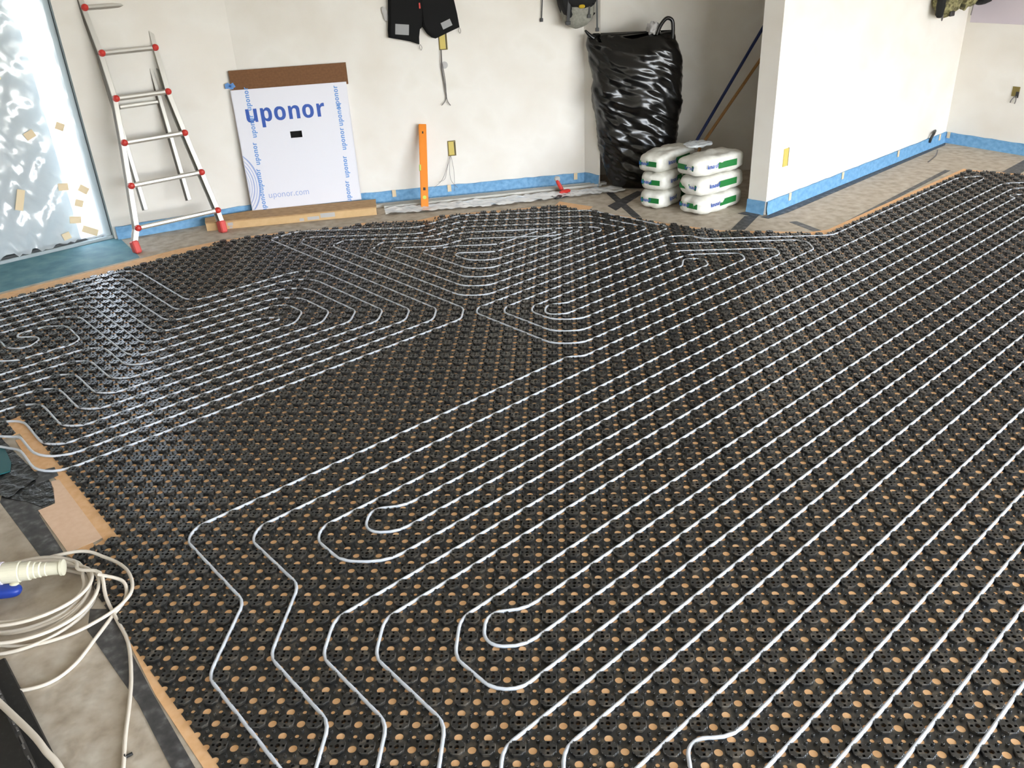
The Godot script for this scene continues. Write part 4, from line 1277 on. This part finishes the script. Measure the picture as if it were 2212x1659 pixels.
# =====================================================================  along the back wall
func build_back_wall_floor_things():
	var F := wall_frame(S1, Q1)
	for q in [[0.105, 0.80, 2.55, 0.034, "bright metal profile lying along the wall beside the blue strip"], [0.165, 0.86, 2.50, 0.03, "second metal profile lying on the floor in front of the blue strip"]]:
		var st := begin()
		var a := F * Vector3(q[1], 0.0, q[0])
		var b := F * Vector3(q[2], 0.0, q[0] * 0.6 + 0.02)
		beam(st, a + Vector3.UP * 0.002, b + Vector3.UP * 0.002, q[3], 0.003, F.basis.z, 0.0006)
		for sd in [-1, 1]:
			beam(st, a + F.basis.z * (sd * q[3] * 0.5) + Vector3.UP * 0.012, b + F.basis.z * (sd * q[3] * 0.5) + Vector3.UP * 0.012, 0.003, 0.02, F.basis.z, 0.0006)
		piece("metal_profile", st, "aluminium", q[4], "metal profile", "metal profiles on the floor")
	var fn := FastNoiseLite.new()
	fn.seed = 88
	fn.frequency = 1.0
	var st := begin()
	sheet(st, 90, 10, func(u, v):
		var s := lerpf(0.86, 2.62, u)
		var d := lerpf(0.20, 0.40 - 0.11 * absf(u - 0.45) + 0.03 * fn.get_noise_1d(s * 5.0), v)
		return F * Vector3(s, 0.006 + 0.024 * absf(fn.get_noise_2d(s * 7.0 + v * 2.0, v * 3.0)) + 0.008 * absf(fn.get_noise_2d(s * 22.0, v * 9.0)), d), Vector3.UP)
	piece("plastic_film", st, "foil_white", "shiny crumpled white film on the floor along the back wall", "film")
	var t := thing("pipe_clip", "small red clip on the floor at the far end of the white film", "clip", Vector3(0.19, 0.0, -4.44))
	st = begin()
	rounded(st, Transform3D(Basis(Vector3(0, 0, 1), 0.5), Vector3(0.185, 0.05, -4.47)), Vector3(0.014, 0.05, 0.014), 3.0, 6)
	rounded(st, Transform3D(Basis(Vector3.UP, 0.7), Vector3(0.22, 0.018, -4.43)), Vector3(0.05, 0.016, 0.016), 3.0, 6)
	obj("body", st, "red_plastic", t)
	st = begin()
	rounded(st, Transform3D(Basis.IDENTITY, Vector3(0.165, 0.10, -4.485)), Vector3(0.022, 0.02, 0.016), 2.5, 6, 0.006, 3, 40.0)
	obj("tip", st, "cloth_white", t)
	st = begin()
	box(st, Transform3D(Basis(Vector3.UP, 0.6), Vector3(0.20, 0.006, -4.36)), Vector3(0.16, 0.01, 0.07), 0.002)
	obj("base", st, "wire_dark", t)

# =====================================================================  the cable in the foreground
func build_cable():
	var t := thing("extension_cable", "cream extension cable coiled on the screed at the left", "cable", Vector3(-1.35, 0, -0.08))
	var rg := RandomNumberGenerator.new()
	rg.seed = 12
	var pts := []
	# seven loose turns round a drifting centre
	for i in range(0, 7 * 14 + 1):
		var a := TAU * i / 14.0 - 0.6
		var turn := i / 14.0
		var w := int(turn)
		var ra := 0.200 - 0.012 * fmod(w * 1.7, 3.0) - 0.02 * sin(turn * 1.1)
		var rb := 0.176 - 0.014 * fmod(w * 2.3, 3.0) + 0.012 * cos(turn * 1.7)
		var c := Vector2(-1.385 + 0.012 * sin(turn * 2.2), -0.07 + 0.018 * cos(turn * 1.6))
		pts.append(Vector3(c.x + cos(a) * ra, 0.006 + 0.0068 * w + 0.003 * sin(a * 2.0 + turn), c.y + sin(a) * rb))
	pts.append_array([Vector3(-1.19, 0.05, -0.15), Vector3(-1.144, 0.022, -0.077), Vector3(-1.075, 0.008, 0.004), Vector3(-1.006, 0.006, 0.086), Vector3(-0.945, 0.006, 0.20), Vector3(-0.907, 0.006, 0.292), Vector3(-0.868, 0.006, 0.40), Vector3(-0.835, 0.006, 0.48), Vector3(-0.77, 0.006, 0.66)])
	var st := begin()
	tube(st, smooth_path(pts, 4), 0.0053, 8)
	obj("cable", st, "cable", t)
	st = begin()
	tube(st, smooth_path([Vector3(-1.50, 0.03, 0.02), Vector3(-1.47, 0.035, -0.18), Vector3(-1.33, 0.035, -0.268), Vector3(-1.233, 0.022, -0.255), Vector3(-1.141, 0.022, -0.20), Vector3(-1.084, 0.022, -0.118), Vector3(-1.083, 0.020, -0.055), Vector3(-1.12, 0.014, 0.002), Vector3(-1.19, 0.008, 0.062), Vector3(-1.29, 0.006, 0.10), Vector3(-1.42, 0.006, 0.09)]), 0.0053, 8)
	obj("cable", st, "cable", t)
	st = begin()
	tube(st, smooth_path([Vector3(-1.19, 0.052, -0.14), Vector3(-1.118, 0.03, -0.135), Vector3(-1.09, 0.012, -0.08), Vector3(-1.098, 0.008, -0.01), Vector3(-1.105, 0.006, 0.065), Vector3(-1.116, 0.006, 0.171), Vector3(-1.158, 0.006, 0.234), Vector3(-1.245, 0.006, 0.258), Vector3(-1.33, 0.006, 0.24)]), 0.0053, 8)
	obj("cable", st, "cable", t)
	# the round industrial plug lying on the coil
	var a := Vector3(-1.505, 0.085, -0.10)
	var b := Vector3(-1.290, 0.072, -0.150)
	var y := (b - a).normalized()
	var x := Vector3.UP.cross(y).normalized()
	var X := Transform3D(Basis(x, y, x.cross(y)), a)
	st = begin()
	lathe(st, X, [[0.0, 0.05], [0.029, 0.05], [0.031, 0.055], [0.031, 0.098], [0.027, 0.10], [0.028, 0.104], [0.028, 0.125], [0.024, 0.128], [0.0245, 0.14], [0.022, 0.142], [0.023, 0.154], [0.020, 0.157], [0.021, 0.17], [0.0195, 0.172], [0.020, 0.205], [0.024, 0.209], [0.024, 0.217], [0.008, 0.219], [0.0, 0.219]], 24)
	obj("plug", st, "plug_cream", t)
	st = begin()
	lathe(st, X, [[0.030, 0.036], [0.0335, 0.036], [0.0335, 0.052], [0.030, 0.052]], 24)
	obj("ring", st, "plug_white", t)
	st = begin()
	rounded(st, Transform3D(X.basis, X * Vector3(0.0, 0.012, 0.0)), Vector3(0.036, 0.034, 0.040), 3.0, 10)
	rounded(st, Transform3D(X.basis.rotated(Vector3.UP, 0.5), X * Vector3(0.012, -0.045, 0.0) + Vector3(0, -0.018, 0.0)), Vector3(0.034, 0.05, 0.03), 3.0, 8)
	obj("socket", st, "plug_white", t)
	st = begin()
	rounded(st, Transform3D(X.basis, X * Vector3(0, 0.055, 0) + Vector3(0.01, -0.038, 0.035)), Vector3(0.022, 0.045, 0.016), 3.0, 8)
	obj("lid", st, "plug_blue", t)
	st = begin()
	rounded(st, Transform3D(X.basis, X * Vector3(0, 0.085, 0) + Vector3(0.0, -0.03, 0.025)), Vector3(0.014, 0.014, 0.010), 2.5, 6)
	obj("catch", st, "plug_cream", t)

func build_case():
	# a flat black case with scuffed edges in the near left corner
	var u := Vector3(1, 0, 1).normalized()
	var n := Vector3(1, 0, -1).normalized()
	var t := thing("tool_case", "flat black case with scuffed edges in the near left corner", "case", Vector3(-1.2, 0, 0.35))
	var st := begin()
	var B := Basis(u, Vector3.UP, u.cross(Vector3.UP))
	box(st, Transform3D(B, Vector3(-1.17, 0.028, 0.335) + u * 0.25 - n * 0.33), Vector3(0.95, 0.055, 0.64), 0.012)
	obj("lid", st, "case_black", t)
	st = begin()
	box(st, Transform3D(B, Vector3(-1.17, 0.006, 0.335) + u * 0.25 - n * 0.30), Vector3(0.98, 0.012, 0.66), 0.004)
	obj("rim", st, "case_black", t)
	st = begin()
	for k in 16:
		var s := -0.10 + 0.033 * k + 0.012 * sin(k * 3.1)
		box(st, Transform3D(B, Vector3(-1.17, 0.0525, 0.335) + u * s - n * (0.016 + 0.002 * sin(k * 5.0))), Vector3(0.020 + 0.010 * sin(k * 2.0), 0.0022, 0.004), 0.0004)
	obj("scuff", st, "scuff", t)
	st = begin()
	tube(st, smooth_path([Vector3(-1.40, 0.062, 0.22), Vector3(-1.24, 0.064, 0.315), Vector3(-1.125, 0.07, 0.392), Vector3(-1.04, 0.076, 0.452), Vector3(-0.99, 0.076, 0.492), Vector3(-0.93, 0.066, 0.538), Vector3(-0.82, 0.03, 0.66), Vector3(-0.74, 0.008, 0.80)]), 0.0078, 10)
	piece("power_cable", st, "cable", "thick cream cable lying across the black case", "cable")

func build_small_things():
	var st := begin()
	lathe(st, Transform3D(Basis.IDENTITY, Vector3(1.5 * P, 0.0022, 0.0)), [[0.0035, 0.0], [0.0090, 0.0], [0.0085, 0.0022], [0.0040, 0.0022], [0.0035, 0.0]], 14)
	piece("washer", st, "kraft_pale_lit", "small ring lying in one hole of the mat inside the near pipe loop", "ring")
	st = begin()
	tube(st, [Vector3(-0.845, 0.004, 0.447), Vector3(-0.832, 0.005, 0.438)], 0.004, 8)
	tube(st, [Vector3(-0.847, 0.005, 0.4485), Vector3(-0.844, 0.005, 0.4465)], 0.007, 8)
	piece("screw", st, "wire_dark", "small dark screw on the screed beside the cream cable", "screw")
